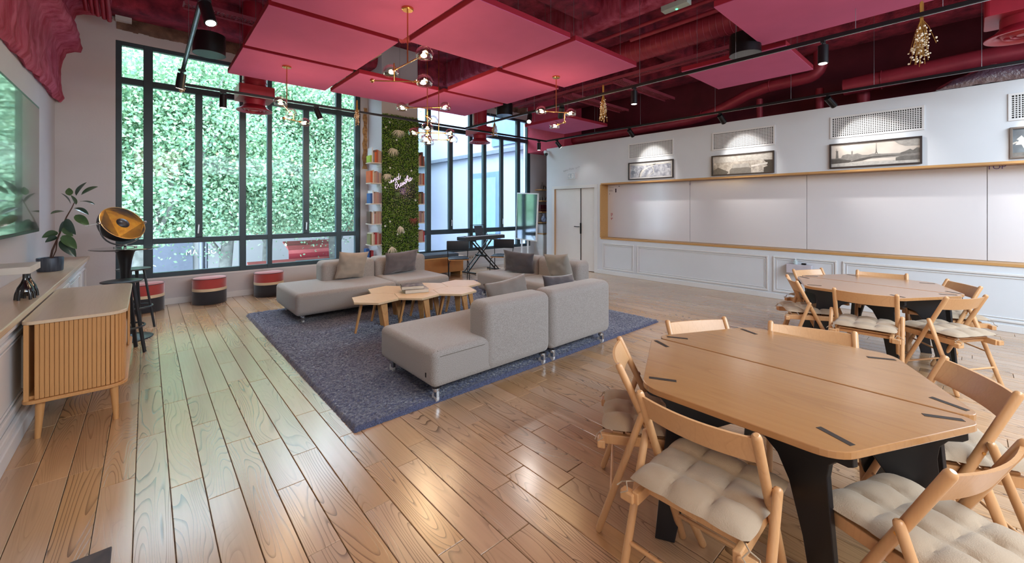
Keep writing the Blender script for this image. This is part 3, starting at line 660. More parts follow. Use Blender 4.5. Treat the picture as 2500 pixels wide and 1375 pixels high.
for p0, p1, w_, mt, rl in (((186, 478), (200, 443), .5, 'a', 1.2), ((198, 476), (234, 453), .5, 'b', .9), ((186, 500), (176, 476), .5, 'b', 1.3), ((170, 478), (168, 458), .3, 'b', .3), ((196, 492), (231, 492), .6, 'a', .1), ((182, 508), (216, 517), .5, 'a', .3),
        ((184, 525), (216, 550), .5, 'b', .8), ((158, 516), (124, 519), .5, 'b', .2), ((162, 534), (176, 572), .3, 'a', 1.1), ((158, 540), (150, 565), .7, 'a', 1.0), ((154, 556), (176, 576), .4, 'b', 1.0), ((140, 566), (105, 578), .5, 'b', .9), ((138, 577), (114, 588), .5, 'a', .9),
        ((152, 575), (186, 606), .5, 'b', .8), ((150, 584), (180, 624), .4, 'a', .9), ((172, 498), (160, 470), .6, 'a', 1.0)):
    leaf_to(p0, p1, w_, mt, rl)
st = thing('display_stand', 'white slab on black arched feet standing on the oak ledge', 'stand', (-.72, 4.78, .82))
obj('slab', MB().box(-.21, -.20, .20, .085, .20, .25), pm('slab_white', '#d9d4cb', .5), st, bev=.002)
bl = pm('black_ceramic', '#120f12', .12, coat=.6)
for yy_ in (-.09, .03):
    m = MB(); m.tube([(.045, yy_, .20), (.045, yy_, .15)], .012, 10); m.lathe([(.012, .20), (.012, .155), (.022, .125), (.040, .09), (.046, .06)], 20, Matrix.Translation((.045, yy_, 0)))
    for a in (30, 100, 170, 240, 310): d = Vector((math.cos(math.radians(a)), math.sin(math.radians(a)), 0)); m.tube([Vector((.045, yy_, .075)) + d * .036, Vector((.045, yy_, .04)) + d * .046, Vector((.045, yy_, .0)) + d * .05], .009, 8)
    obj('arched_foot', m, bl, st, smooth=True, ang=60)
for yy_ in (-.16, .16): obj('rear_foot', MB().cyl((-.17, yy_, 0), (-.17, yy_, .20), .012), bl, st)
tv = thing('wall_screen', 'large black wall-mounted screen reflecting the windows', 'screen', (XL, 5.0, 1.272))
scr = pm('screen_glass', '#08090c', .03, coat=1, spec=1.0, var=.0)
obj('bezel', MB().box(.09, -1.15, 0, .152, 1.04, 1.21), pm('bezel', '#1c2a2e', .35, metal=.3), tv, bev=.004)
obj('display', MB().box(.150, -1.12, .03, .1545, 1.015, 1.185), scr, tv)
obj('wall_mount', MB().box(0, -.5, .3, .09, .4, .9), BLACK, tv)
tag(obj('floor_mat', rbox(-.48, -.9, .001, 0, 0, .012, .004, 2), pm('mat_dark', '#3d3c42', .9, scale=9, col2='#57504e'), loc=(-.113, 2.52, 0)), 'corner of a dark patterned mat at the lower left edge', 'mat')
# ================================================================= HALF-HEXAGON TABLES
def rpoly(pts, r, n=6):       # rounded polygon
    out = []; m = len(pts)
    for i in range(m):
        p = Vector(pts[i]); a = (Vector(pts[i - 1]) - p); b_ = (Vector(pts[(i + 1) % m]) - p); rr = r[i] if isinstance(r, (list, tuple)) else r
        if rr <= 0: out.append((p.x, p.y)); continue
        a.normalize(); b_.normalize(); th = a.angle(b_); d = rr / math.tan(th / 2); c_ = p + (a + b_).normalized() * (rr / math.sin(th / 2))
        p1 = p + a * d - c_; p2 = p + b_ * d - c_; a0 = math.atan2(p1.y, p1.x); a1 = math.atan2(p2.y, p2.x); da = (a1 - a0 + PI) % (2 * PI) - PI
        for k in range(n + 1): t = a0 + da * k / n; out.append((c_.x + rr * math.cos(t), c_.y + rr * math.sin(t)))
    return out
SLOTM = pm('slot_dark', '#3a322c', .5)
def legboard(L_):
    h = L_ / 2; pts = [(-h - .01, .696), (h + .01, .696), (h + .012, .655)]
    pts += [(h - .005, .645), (h - .045, .64), (h - .068, .615), (h - .075, .57), (h - .06, .40), (h - .022, .0), (h - .105, .0), (h - .165, .30), (h - .22, .47), (h - .27, .545), (h - .33, .575)]
    pts += [(-x, z) for x, z in reversed(pts[3:])] + [(-h - .012, .655)]
    return pts
def halftable(label, grp):
    """flat side on x=0, table reaches towards -x"""
    t = thing('table', label, 'table', (0, 0, 0), 0, grp)
    obj('tabletop', MB().prism(rpoly([(-.003, -.665), (-.003, .665), (-.66, .345), (-.66, -.345)], [.05, .05, .12, .12]), .696, .722), OAKT, t, bev=.003)
    A0, A1 = Vector((-.565, .36)), Vector((-.055, -.60)); B0, B1 = Vector((-.06, .61)), Vector((-.56, -.36))
    for P0, P1 in ((A0, A1), (B0, B1)):
        d = P1 - P0; L_ = d.length; ang = math.atan2(d.y, d.x); mid = (P0 + P1) / 2
        M_ = Matrix.Translation((mid.x, mid.y, 0)) @ Matrix.Rotation(ang, 4, 'Z') @ Matrix.Rotation(PI / 2, 4, 'X')
        obj('leg_board', MB().prism(legboard(L_), -.011, .011, M_), NAVYL, t, bev=.003)
        for s in (-1, 1):
            c_ = mid + d.normalized() * s * (L_ / 2 - .055)
            obj('leg_tenon', MB().beam((c_.x - d.normalized().x * .058, c_.y - d.normalized().y * .058, .712), (c_.x + d.normalized().x * .058, c_.y + d.normalized().y * .058, .712), .0225, .0225), SLOTM, t)
    return t
g = 'half-hexagon oak tables pushed together in pairs'
ht = halftable('near oak table half on black plywood legs, the half closest to the sofas', g); ht.location = (2.287, .62, 0)
dup(ht, (2.293, .62, 0), PI, 'near oak table half on black plywood legs, the half towards the whiteboard wall')
a6 = math.radians(-7)
dup(ht, (5.515, .675, 0), a6, 'far oak table half on black plywood legs, left half of the pair under the whiteboard')
dup(ht, (5.525, .675, 0), a6 + PI, 'far oak table half on black plywood legs, wall-side half of the pair under the whiteboard')

# ================================================================= FOLDING CHAIRS
def capsule(m, p0, p1, r, n=14):
    p0 = Vector(p0); p1 = Vector(p1); d = (p1 - p0).normalized()
    pts = [p0, p0 + d * r * .35, p0 + d * r * 1.0, p1 - d * r * .9, p1 - d * r * .3, p1]; m.tube(pts, r, n, rs=[r * .45, r * .85, r, r, r * .85, r * .5]); return m
def padmesh(w_, d_, th, nt=3, n=30):
    vs = []; N1 = n + 1
    for s in (1, -1):
        for i in range(N1):
            for j in range(N1):
                u = -1 + 2 * i / n; v = -1 + 2 * j / n; e_ = (max(0, 1 - abs(u) ** 5) * max(0, 1 - abs(v) ** 5)) ** .5
                tu = abs(math.sin(PI * (u + 1) / 2 * nt)); tv_ = abs(math.sin(PI * (v + 1) / 2 * nt))
                q = .42 + .58 * (tu * tv_) ** .45 if s > 0 else .5
                x = u * w_ / 2 * (1 - .03 * (1 - tv_)); y = v * d_ / 2 * (1 - .03 * (1 - tu))
                nz = .006 * mnoise.noise(Vector((u * 4, v * 4, s * 3)))
                vs.append((x, y, th * .35 + s * th * (.65 if s > 0 else .35) * e_ * q + (nz if e_ > .1 else 0)))
    k = N1 * N1; fs = []
    for i in range(n):
        for j in range(n):
            a = i * N1 + j; fs.append((a, a + N1, a + N1 + 1, a + 1)); fs.append((k + a, k + a + 1, k + a + N1 + 1, k + a + N1))
    return MB().add(vs, fs)
def foldchair(label, grp):
    t = thing('folding_chair', label, 'chair', (0, 0, 0), 0, grp); X = .208
    st_m = None
    for s in (-1, 1):
        obj('back_stile', capsule(MB(), (s * X, .225, 0), (s * X, -.145, .775), .0165), BEECH, t, smooth=True)
        obj('rear_leg', capsule(MB(), (s * (X + .032), -.235, 0), (s * (X + .032), -.035, .575), .0155), BEECH, t, smooth=True)
        obj('seat_rail', MB().beam((s * (X - .030), -.225, .404), (s * (X - .030), .205, .420), .026, .045), BEECH, t, bev=.004)
        obj('rail_block', MB().box(s * X - .028, -.238, .382, s * X + .028, -.202, .42), BEECH, t, bev=.006)
        for z_, y_ in ((.56, -.04), (.52, -.025)): obj('bolt', MB().cyl((s * (X + .012), y_, z_ - .0), (s * (X + .019), y_, z_), .006, n=10), BRASS, t)
    # curved back slat
    n = 12; vs = []; fs = []
    for i in range(n + 1):
        u = -1 + 2 * i / n; x = u * (X - .005); b_ = -.030 * (1 - u * u)
        for z_, yo in ((.755, -.137), (.655, -.089)):
            for o_ in (-.006, .006): vs.append((x, yo + b_ + o_, z_ + .004 * u * u))
    for i in range(n):
        a = i * 4
        for p, q_ in ((0, 1), (1, 3), (3, 2), (2, 0)): fs.append((a + p, a + q_, a + 4 + q_, a + 4 + p))
    fs += [(0, 2, 3, 1), (n * 4, n * 4 + 1, n * 4 + 3, n * 4 + 2)]
    obj('back_slat', MB().add(vs, fs), BEECH, t, smooth=True, ang=50)
    obj('cross_bar', MB().box(-X + .03, -.15, .392, X - .03, -.11, .418), BEECH, t, bev=.006)
    obj('stretcher', MB().cyl((-X, .155, .145), (X, .155, .145), .008, n=10), BEECH, t, smooth=True)
    obj('stretcher', MB().cyl((-X - .03, -.175, .18), (X + .03, -.175, .18), .008, n=10), BEECH, t, smooth=True)
    for k in range(6):
        y = -.17 + k * .064; obj('seat_slat', MB().box(-X + .035, y, .428, X - .035, y + .05, .440), BEECH, t, bev=.003)
    o = obj('seat_pad', padmesh(.425, .44, .062), SEATP, t, smooth=True, ang=80); o.location = (0, .0, .442)
    for s in (-1, 1):
        m = MB(); m.tube([(s * .19, -.20, .455), (s * .215, -.225, .452), (s * .24, -.215, .435), (s * .25, -.235, .425)], .0025, 5); m.tube([(s * .215, -.225, .452), (s * .20, -.24, .430), (s * .225, -.25, .415)], .0025, 5)
        obj('tie', m, SEATP, t)
    return t
gn = 'beech folding chairs around the near table'; gf = 'beech folding chairs around the far table'
near = [((1.453, .665), (1, .0), 'beech folding chair in the foreground, whole back and tufted pad towards the camera'),
        ((1.813, 1.21), (.55, -.835), 'beech folding chair at the left corner of the near table, seen side-on'),
        ((2.695, 1.205), (-.50, -.866), 'beech folding chair at the far left side of the near table, only its back showing'),
        ((3.05, .657), (-.965, -.26), 'beech folding chair at the near table, its back showing between the two tables'),
        ((2.747, -.025), (-.505, .863), 'beech folding chair at the right end of the near table, its back slat shining bluish'),
        ((1.85, -.043), (.36, .933), 'beech folding chair in the lower right corner, cut off by the frame')]
far = [((4.67, .62), (1, .05), 'beech folding chair on the camera side of the far table, facing away'),
       ((5.02, 1.25), (.43, -.90), 'beech folding chair at the left corner of the far table, before the white box'),
       ((5.92, 1.31), (-.47, -.88), 'beech folding chair behind the far table at its left, below the white wall box'),
       ((6.25, .68), (-1, -.10), 'beech folding chair behind the far table, between it and the wall panelling'),
       ((5.94, .045), (-.53, .85), 'beech folding chair at the far right corner of the far table'),
       ((5.05, .02), (.52, .855), 'beech folding chair at the near right corner of the far table, whole side visible')]
fc0 = None
for lst, grp in ((near, gn), (far, gf)):
    for (px_, py_), f, lab_ in lst:
        f = Vector(f).normalized(); c_ = Vector((px_, py_)) + f * .145; rz = math.atan2(f.y, f.x) - PI / 2
        if fc0 is None: fc0 = foldchair(lab_, grp); fc0.location = (c_.x, c_.y, 0); fc0.rotation_euler = (0, 0, rz)
        else: dup(fc0, (c_.x, c_.y, 0), rz, lab_, grp)

# ================================================================= BLACK CHAIRS, KEYBOARD, BENCH, MIRROR SCREEN
PAD = pm('black_pad', '#1a2028', .5, var=.1)
def bchair(label, x, y, rz):
    t = thing('side_chair', label, 'chair', (x, y, 0), rz, 'black padded chairs in front of the piano keyboard')
    m = rbox(-.235, -.265, .60, .235, -.235, .80, .014, 3); obj('backrest', m, PAD, t, smooth=True, ang=60)
    o = obj('seat', padmesh(.42, .40, .05, 1, 16), PAD, t, smooth=True, ang=80); o.location = (0, 0, .445)
    obj('seat_shell', rbox(-.21, -.20, .435, .21, .20, .449, .006, 2), OAKS, t)
    for s in (-1, 1):
        m = MB(); m.tube([(s * .20, -.22, 0), (s * .20, -.21, .25), (s * .205, -.215, .45), (s * .215, -.25, .62), (s * .215, -.25, .80)], .009, 8); obj('back_leg', m, BLACK, t, smooth=True)
        m = MB(); m.tube([(s * .21, .22, 0), (s * .20, .19, .36), (s * .185, .16, .415), (s * .16, .08, .43), (s * .14, -.15, .43)], .009, 8); obj('front_leg', m, BLACK, t, smooth=True)
    return t
v1 = fl(1119, 672); v2 = fl(1208, 672)
bc = bchair('black padded chair left in front of the keyboard, beside the wooden bench', 4.83, 7.08, 2.60)
dup(bc, (5.80, 6.85, 0), 2.21, 'black padded chair right in front of the keyboard, nearer the screen stand')
kb = thing('piano_keyboard', 'digital piano keyboard on the crossed stand by the right window', 'keyboard', (5.93, 7.72, .76), math.radians(8))
m = rbox(-.66, -.15, 0, .66, .15, .085, .012, 2); obj('body', m, pm('keyboard_body', '#33383f', .4), kb)
obj('keybed', MB().box(-.60, -.145, .086, .60, .0, .095), pm('keys_white', '#cfd2d8', .3), kb, bev=.002)
bkm = mesh('black_key', MB().box(-.006, -.06, .095, .006, 0, .104), BLACK)
for k in range(36):
    if k % 7 not in (2, 6): o = obj('black_key', bkm, None, kb); o.location = (-.585 + k * .0333, 0, 0)
kf = thing('keyboard_stand', 'black folding X-shaped stand under the keyboard', 'stand', (5.93, 7.72, 0), math.radians(8))
for s in (-1, 1):
    y_ = s * .03
    obj('diagonal', MB().beam((-.42 * s, y_, .035), (.36 * s, y_, .72), .03, .03), BLACK, kf, bev=.003)
    obj('diagonal', MB().beam((-.42 * s, y_ + s * .12, .035), (.36 * s, y_ + s * .12, .72), .022, .022), BLACK, kf, bev=.003)
    obj('foot_bar', MB().cyl((-.42 * s, -.22, .02), (-.42 * s, .22, .02), .018, n=10), BLACK, kf)
    obj('top_bar', MB().cyl((.36 * s, -.17, .743), (.36 * s, .17, .743), .016, n=10), BLACK, kf)
obj('hinge_bolt', MB().cyl((-.03, -.17, .38), (-.03, .17, .38), .025, n=12), BLACK, kf)
mr = thing('music_rest', 'black sheet music rest standing on the piano keyboard', 'music rest', (5.93, 7.80, .846), math.radians(8))
m = MB(); m.beam((-.28, 0, 0), (.28, 0, 0), .02, .02); m.beam((-.27, .0, 0), (-.23, .07, .25), .014, .014); m.beam((.27, .0, 0), (.20, .07, .25), .014, .014); m.beam((-.24, .07, .25), (.21, .07, .25), .014, .014)
obj('wire_frame', m, BLACK, mr); obj('panel', MB().beam((0, .005, .01), (0, .06, .24), .26, .006, (1, 0, 0)).v and MB().box(-.13, -.003, .0, .12, .003, .24, Matrix.Rotation(math.radians(-15), 4, 'X')), pm('rest_panel', '#3c4652', .4), mr)
bn = thing('storage_bench', 'low wooden box bench with a grey seat cushion by the plant wall', 'bench', (5.0, 7.85, 0), 0)
obj('box', MB().box(-.75, -.23, .09, .33, .25, .40), pm('bench_wood', '#a86f38', .5, var=.1), bn, bev=.004)
obj('lid', MB().box(-.77, -.25, .40, .35, .27, .425), OAKX, bn, bev=.003)
for x_ in (-.70, .27): obj('foot', MB().box(x_, -.20, 0, x_ + .05, .2, .09), OAKX, bn)
tag(obj('bench_cushion', rbox(4.22, 7.60, .426, 5.20, 8.08, .50, .02, 3), pm('bench_grey', '#4e5761', .9), smooth=True, ang=60), 'slate grey flat cushion lying on the wooden bench', 'cushion')
mb_ = thing('screen_stand', 'tilted white-framed glossy display on a white stand beside the shelf nook', 'display', (7.20, 7.50, 0), math.radians(-84))
Mr = Matrix.Translation((0, 0, 1.28)) @ Matrix.Rotation(math.radians(3), 4, 'Y')
WM = pm('white_metal', '#dfe3e8', .35)
m = MB().box(-.35, -.02, -.60, .35, .02, .60, Mr); obj('frame', m, WM, mb_, bev=.006)
obj('display', MB().box(-.325, -.0235, -.572, .325, -.0205, .572, Mr), pm('display_mirror', '#c3ccd2', .10, metal=1, var=.01), mb_)
obj('post', MB().box(-.02, .025, .0, .02, .05, 1.5), WM, mb_); obj('post', MB().box(-.22, .025, .0, -.19, .05, 1.0), WM, mb_); obj('foot', MB().box(-.26, -.22, 0, .26, .22, .03), WM, mb_, bev=.005)

# ================================================================= SHELVES WITH BOOKS AT THE PILLAR
OAKSH = OAKL
bcol = {'orange': '#d2622a', 'terracotta': '#a8502f', 'dark brown': '#5a3b2e', 'dusty pink': '#b48a80', 'sand-coloured': '#b59a84', 'mauve': '#94797a', 'cream': '#d8cdb8', 'blue': '#2f5c9a', 'lime green': '#a3bf2f', 'white': '#dfe1e4', 'red': '#a92f33', 'olive': '#7c7a4a', 'grey': '#8a8583', 'rust brown': '#8a4f3a'}
bm = {k: pm('book_' + k.replace(' ', '_').replace('-', '_'), v, .6, var=.08) for k, v in bcol.items()}
pages = bpy.data.materials['pages']
zs = [2.375, 1.985, 1.59, 1.20, .80]
rows_l = [['lime green', 'white', 'grey', 'orange', 'terracotta', 'dusty pink', 'sand-coloured'], ['orange', 'cream', 'sand-coloured', 'dusty pink', 'mauve', 'sand-coloured'], ['blue', 'white', 'dusty pink', 'sand-coloured', 'dusty pink', 'mauve'],
          ['dark brown', 'cream', 'white', 'dusty pink', 'sand-coloured', 'dusty pink', 'sand-coloured'], ['olive', 'cream', 'sand-coloured', 'red', 'dusty pink', 'rust brown']]
rows_r = [['rust brown', 'dark brown', 'terracotta', 'dusty pink'], ['terracotta', 'sand-coloured', 'mauve', 'sand-coloured'], ['dusty pink', 'dark brown', 'olive', 'rust brown'], ['dusty pink', 'sand-coloured', 'mauve', 'dusty pink'], ['red', 'dusty pink', 'sand-coloured', 'dusty pink']]
lev = ['top', 'second', 'middle', 'fourth', 'lowest']; ordw = ['outermost', 'second from outside', 'third from outside', 'fourth from outside', 'fifth from outside', 'sixth from outside', 'seventh from outside']
for side, rows in (('left', rows_l), ('right', rows_r)):
    for li, (z, row) in enumerate(zip(zs, rows)):
        if side == 'left': xo, xi = 3.175, 3.398
        else: xo, xi = 4.335, 4.177
        xa, xb = min(xo, xi), max(xo, xi); y0_, y1_ = 7.585, 7.83
        sh = thing('bookshelf', 'small %s oak wall shelf on the %s side of the plant pillar' % (lev[li], side), 'shelf', ((xa + xb) / 2, 7.70, z - .02), 0, 'small shelves on both sides of the plant pillar')
        obj('board', MB().box(xa - (xa + xb) / 2, y0_ - 7.70, 0, xb - (xa + xb) / 2, y1_ - 7.70, .018), pm('shelf_white', '#d9cfc0', .5) if 'shelf_white' not in bpy.data.materials else bpy.data.materials['shelf_white'], sh, bev=.002)
        obj('bracket', MB().box((xi - (xa + xb) / 2) - (.0 if side == 'right' else .014), .02 - .1, -.05, (xi - (xa + xb) / 2) + (.014 if side == 'right' else .0), .12, .0), TRIMW, sh)
        x = xo; dirn = 1 if side == 'left' else -1; tot = abs(xi - xo) - .012; ws = [rnd.uniform(.7, 1.3) for _ in row]; k_ = tot / sum(ws)
        for bi, cn in enumerate(row):
            w_ = ws[bi] * k_; hh = rnd.uniform(.19, .25) if cn not in ('lime green',) else .13
            if li == 0 and bi == 1: hh = .285
            dp = rnd.uniform(.17, .22); x1_ = x + dirn * w_; a, b_ = min(x, x1_), max(x, x1_)
            t = thing('book', '%s book, %s on the %s shelf %s of the plant pillar' % (cn, ordw[bi], lev[li], side), 'book', ((a + b_) / 2, y0_ + .012, z), 0, 'books on the pillar shelves')
            hw = w_ / 2 - .0008
            m = MB(); m.box(-hw, 0, 0, hw, .003, hh).box(-hw, .003, 0, -hw + .002, dp, hh).box(hw - .002, .003, 0, hw, dp, hh); obj('cover', m, bm[cn], t)
            obj('pages', MB().box(-hw + .002, .004, .003, hw - .002, dp - .004, hh - .004), pages, t)
            x = x1_
# a few things on the window board beside the pillar
tag(obj('storage_basket', rbox(2.98, 8.02, .44, 3.32, 8.24, .60, .02, 2), pm('basket_weave', '#3a3038', .8, scale=40, col2='#8a7a80', bump=.5), smooth=True, ang=50), 'dark patterned basket on the window board behind the sofa', 'basket')
tag(obj('window_board', MB().box(2.9, 7.98, .395, 3.40, 8.28, .435), OAKX, bev=.003), 'short oak board under the basket and folder by the window', 'shelf')
tag(obj('folder', MB().box(3.20, 7.86, .40, 3.27, 7.975, .70), bm['blue'], bev=.004), 'blue upright folder standing behind the sofa beside the basket', 'folder')
tag(obj('storage_crate', MB().box(3.12, 7.80, 0, 3.39, 7.975, .398), OAKX, bev=.004), 'small wooden crate carrying the blue and red folders behind the sofa', 'crate')
tag(obj('folder', MB().box(3.30, 7.86, .40, 3.35, 7.975, .66), bm['red'], bev=.004), 'red upright folder between the blue folder and the pillar', 'folder')

# ================================================================= PLANT WALL
pw = thing('plant_wall', 'tall panel of green artificial foliage covering the pillar face', 'plant wall', ((PX0 + PX1) / 2, PY, .30))
W2 = (PX1 - PX0) / 2; HP = 3.02
obj('backing', MB().box(-W2 + .005, -.035, 0, W2 - .005, -.001, HP), pm('moss_backing', '#1c3412', .95, var=.3, scale=20), pw)
def leaves(n, x0, x1, z0, z1, y, s0, s1, seed, ydep=.03):
    r = np.random.RandomState(seed); c_ = np.stack([r.uniform(x0, x1, n), y - r.rand(n) * ydep, r.uniform(z0, z1, n)], -1)
    a = r.randn(n, 3); a /= np.linalg.norm(a, axis=1)[:, None]; a[:, 1] *= .6; b_ = r.randn(n, 3); b_[:, 1] *= .5; b_ -= a * (a * b_).sum(1)[:, None]; b_ /= np.linalg.norm(b_, axis=1)[:, None] + 1e-6
    s = r.uniform(s0, s1, n)[:, None]; v = np.stack([c_ - a * s, c_ + b_ * s * .45, c_ + a * s, c_ - b_ * s * .45], 1).reshape(-1, 3)
    return v
def quads(name, v, mat, parent=None, kind='stuff'):
    n = len(v) // 4; me = bpy.data.meshes.new(name); me.vertices.add(n * 4); me.vertices.foreach_set('co', v.astype(np.float32).ravel()); me.loops.add(n * 4); me.loops.foreach_set('vertex_index', np.arange(n * 4)); me.polygons.add(n); me.polygons.foreach_set('loop_start', np.arange(0, n * 4, 4)); me.update(calc_edges=True); me.materials.append(mat)
    return obj(name, me, None, parent, kind=kind)
quads('foliage', leaves(15000, -W2 - .01, W2 + .005, 0, HP + .02, -.02, .008, .020, 1, .035), leafmat('moss_leaf', '#37702a', '#94b548', .3), pw)
quads('foliage', leaves(7000, -W2, W2, .0, HP, -.03, .006, .014, 2, .045), leafmat('moss_leaf_bright', '#5b8f34', '#b9c76a', .25), pw)
quads('small_flowers', leaves(1700, -W2 + .02, W2 - .02, .0, HP, -.055, .005, .009, 3, .02), leafmat('moss_flower', '#c9d3a4', '#f0f2dc', .1), pw)
def tuft(cx, cz, n, ln, spread, mat, down=.5):
    m = MB(); r = random.Random(int(cx * 100 + cz * 10))
    for i in range(n):
        a = -PI / 2 + (i / (n - 1) - .5) * spread + r.uniform(-.1, .1); L_ = ln * r.uniform(.7, 1.1); d = Vector((math.cos(a), 0, math.sin(a)))
        p0 = Vector((cx, -.06, cz)); p1 = p0 + d * L_ * .55 + Vector((0, -.035, .012)); p2 = p0 + d * L_ + Vector((0, -.02, -.03))
        w_ = Vector((-d.z, 0, d.x)) * .004; m.add([p0 - w_, p0 + w_, p1 + w_, p1 - w_, p2], [(0, 1, 2, 3), (3, 2, 4)])
    obj('grass_tuft', m, mat, pw)
gt = pm('dry_grass', '#e6dfc4', .8, var=.1); gr_ = pm('dry_grass_red', '#8a4a3c', .8, var=.1)
zc_ = lambda px, py: (ry(px, py, PY - .05).x - (PX0 + PX1) / 2, ry(px, py, PY - .05).z - .30)
for px_, py_, n_, l_, sp, mt in ((972, 318, 26, .17, 2.6, gt), (958, 362, 26, .17, 2.2, gt), (944, 425, 20, .13, 2.4, gt), (976, 552, 26, .16, 1.6, gt), (956, 602, 22, .16, 1.8, gt), (1008, 535, 24, .13, 3.4, gr_), (1014, 312, 20, .12, 3.4, gr_), (968, 470, 18, .10, 2.4, leafmat('fern', '#4f7a3c', '#7a9a55', .2))):
    x_, z_ = zc_(px_, py_); tuft(x_, z_, n_, l_, sp, mt)
for px_, py_ in ((950, 299), (941, 311), (967, 342), (939, 458), (1003, 417), (1013, 489), (951, 541), (939, 552), (969, 572), (951, 410), (985, 567)):
    x_, z_ = zc_(px_, py_); m = MB()
    for k in range(5): a = k * 2 * PI / 5; d = Vector((math.cos(a), 0, math.sin(a))); s_ = Vector((-d.z, 0, d.x)); c_ = Vector((x_, -.075, z_)); m.add([c_, c_ + d * .014 + s_ * .007, c_ + d * .024, c_ + d * .014 - s_ * .007], [(0, 1, 2, 3)])
    obj('white_flower', m, pm('flower_white', '#e6ebe2', .7) if 'flower_white' not in bpy.data.materials else bpy.data.materials['flower_white'], pw)
# neon words
ns = thing('neon_sign', 'pink-violet neon lettering on the plant wall', 'neon sign', (3.78, PY - .10, 1.85))
def stroke(pts, nm='neon_tube', r=.0030):
    P3 = [ry(925 + x / 19.64, 410 + y / 19.64, PY - .10) - Vector((3.78, PY - .10, 1.85)) for x, y in pts]
    Q = []
    for i in range(len(P3) - 1):       # Catmull-Rom smoothing
        p0 = P3[max(i - 1, 0)]; p1 = P3[i]; p2 = P3[i + 1]; p3 = P3[min(i + 2, len(P3) - 1)]
        for k in range(5):
            t = k / 5; Q.append(.5 * ((2 * p1) + (p2 - p0) * t + (2 * p0 - 5 * p1 + 4 * p2 - p3) * t * t + (3 * p1 - p0 - 3 * p2 + p3) * t ** 3))
    Q.append(P3[-1]); obj(nm, MB().tube(Q, r, 7), NEON, ns, smooth=True)
NEON = emit('neon_glow', (.90, .56, 1.0), 2.2)
stroke([(475, 665), (520, 720), (568, 705), (600, 640), (612, 585), (580, 610), (575, 680), (620, 690), (650, 640), (680, 590), (700, 600), (700, 655), (715, 640), (745, 520), (785, 490), (790, 560), (800, 605), (840, 600)])
stroke([(840, 600), (850, 500), (900, 435), (940, 445)]); stroke([(850, 505), (852, 560), (900, 575), (940, 500), (958, 262), (950, 480), (975, 545), (1015, 510), (1038, 370)])
stroke([(800, 830), (835, 820), (878, 750), (862, 665), (822, 655), (792, 720), (790, 850), (808, 970), (850, 1008), (884, 950), (882, 880), (918, 862), (915, 795), (948, 792), (958, 870), (978, 922), (1010, 922), (1032, 845), (1088, 785), (1082, 728), (1042, 732), (1030, 820), (1060, 872), (1112, 840), (1140, 790), (1230, 692), (1170, 685), (1132, 750), (1158, 812), (1212, 750), (1232, 685), (1245, 770), (1290, 720), (1268, 600), (1262, 500)])
stroke([(1218, 600), (1290, 572), (1352, 545)]); stroke([(1290, 720), (1340, 600), (1395, 420), (1362, 368), (1335, 450), (1338, 705)])
stroke([(1340, 640), (1372, 562), (1408, 545), (1418, 630), (1452, 658), (1490, 590), (1528, 525), (1518, 472), (1480, 480), (1460, 550), (1482, 612), (1530, 612), (1580, 545), (1596, 470)])
obj('backing_plate', MB().box(-.16, .03, -.16, .31, .036, .14), glassmat('acrylic', (.93, .88, .96), .15), ns)
ln_ = bpy.data.lights.new('neon_light', 'POINT'); ln_.energy = 1.2; ln_.color = (.8, .35, 1); ln_.shadow_soft_size = .08
lo = bpy.data.objects.new('neon_light', ln_); C.objects.link(lo); lo.location = (3.86, PY - .16, 1.84)

# ================================================================= WALL ITEMS
HOLE = pm('grille_dark', '#20201f', .9)
def grille(name, y0, y1, z0, z1, label):
    t = thing(name, label, 'vent', (XR, (y0 + y1) / 2, (z0 + z1) / 2), 0, 'square-hole ventilation grilles above the pictures'); hy = (y1 - y0) / 2; hz_ = (z1 - z0) / 2; b_ = .028
    obj('dark_core', MB().box(-.004, -hy + b_, -hz_ + b_, -.002, hy - b_, hz_ - b_), HOLE, t)
    m = MB()
    for a in ((-hy, -hz_, hy, -hz_ + b_), (-hy, hz_ - b_, hy, hz_), (-hy, -hz_ + b_, -hy + b_, hz_ - b_), (hy - b_, -hz_ + b_, hy, hz_ - b_)): m.box(-.014, a[0], a[1], 0, a[2], a[3])
    obj('frame', m, TRIMW, t, bev=.002); m = MB(); n = int((2 * hy - 2 * b_) / .0235); st_ = (2 * hy - 2 * b_) / n
    for i in range(1, n): y = -hy + b_ + i * st_; m.box(-.010, y - .0048, -hz_ + b_, -.003, y + .0048, hz_ - b_)
    k = int((2 * hz_ - 2 * b_) / .0235); sz = (2 * hz_ - 2 * b_) / k
    for i in range(1, k): z = -hz_ + b_ + i * sz; m.box(-.0095, -hy + b_, z - .0048, -.0035, hy - b_, z + .0048)
    obj('lattice', m, TRIMW, t, kind='stuff'); return t
gy_ = [(3.912, 4.926), (2.162, 3.174), (.412, 1.428), (-1.31, -.299)]
gl = ['white square-hole ventilation grille farthest left, above the aerial city picture', 'white square-hole ventilation grille above the rooftop view picture', 'white square-hole ventilation grille above the tower and bridge picture', 'white ventilation grille cut off by the right edge']
for (a, b_), l_ in zip(gy_, gl): grille('vent_grille', a, b_, 2.55, 2.88, l_)
def gray(name, rough=.35):  # photographic print, tones only
    return None
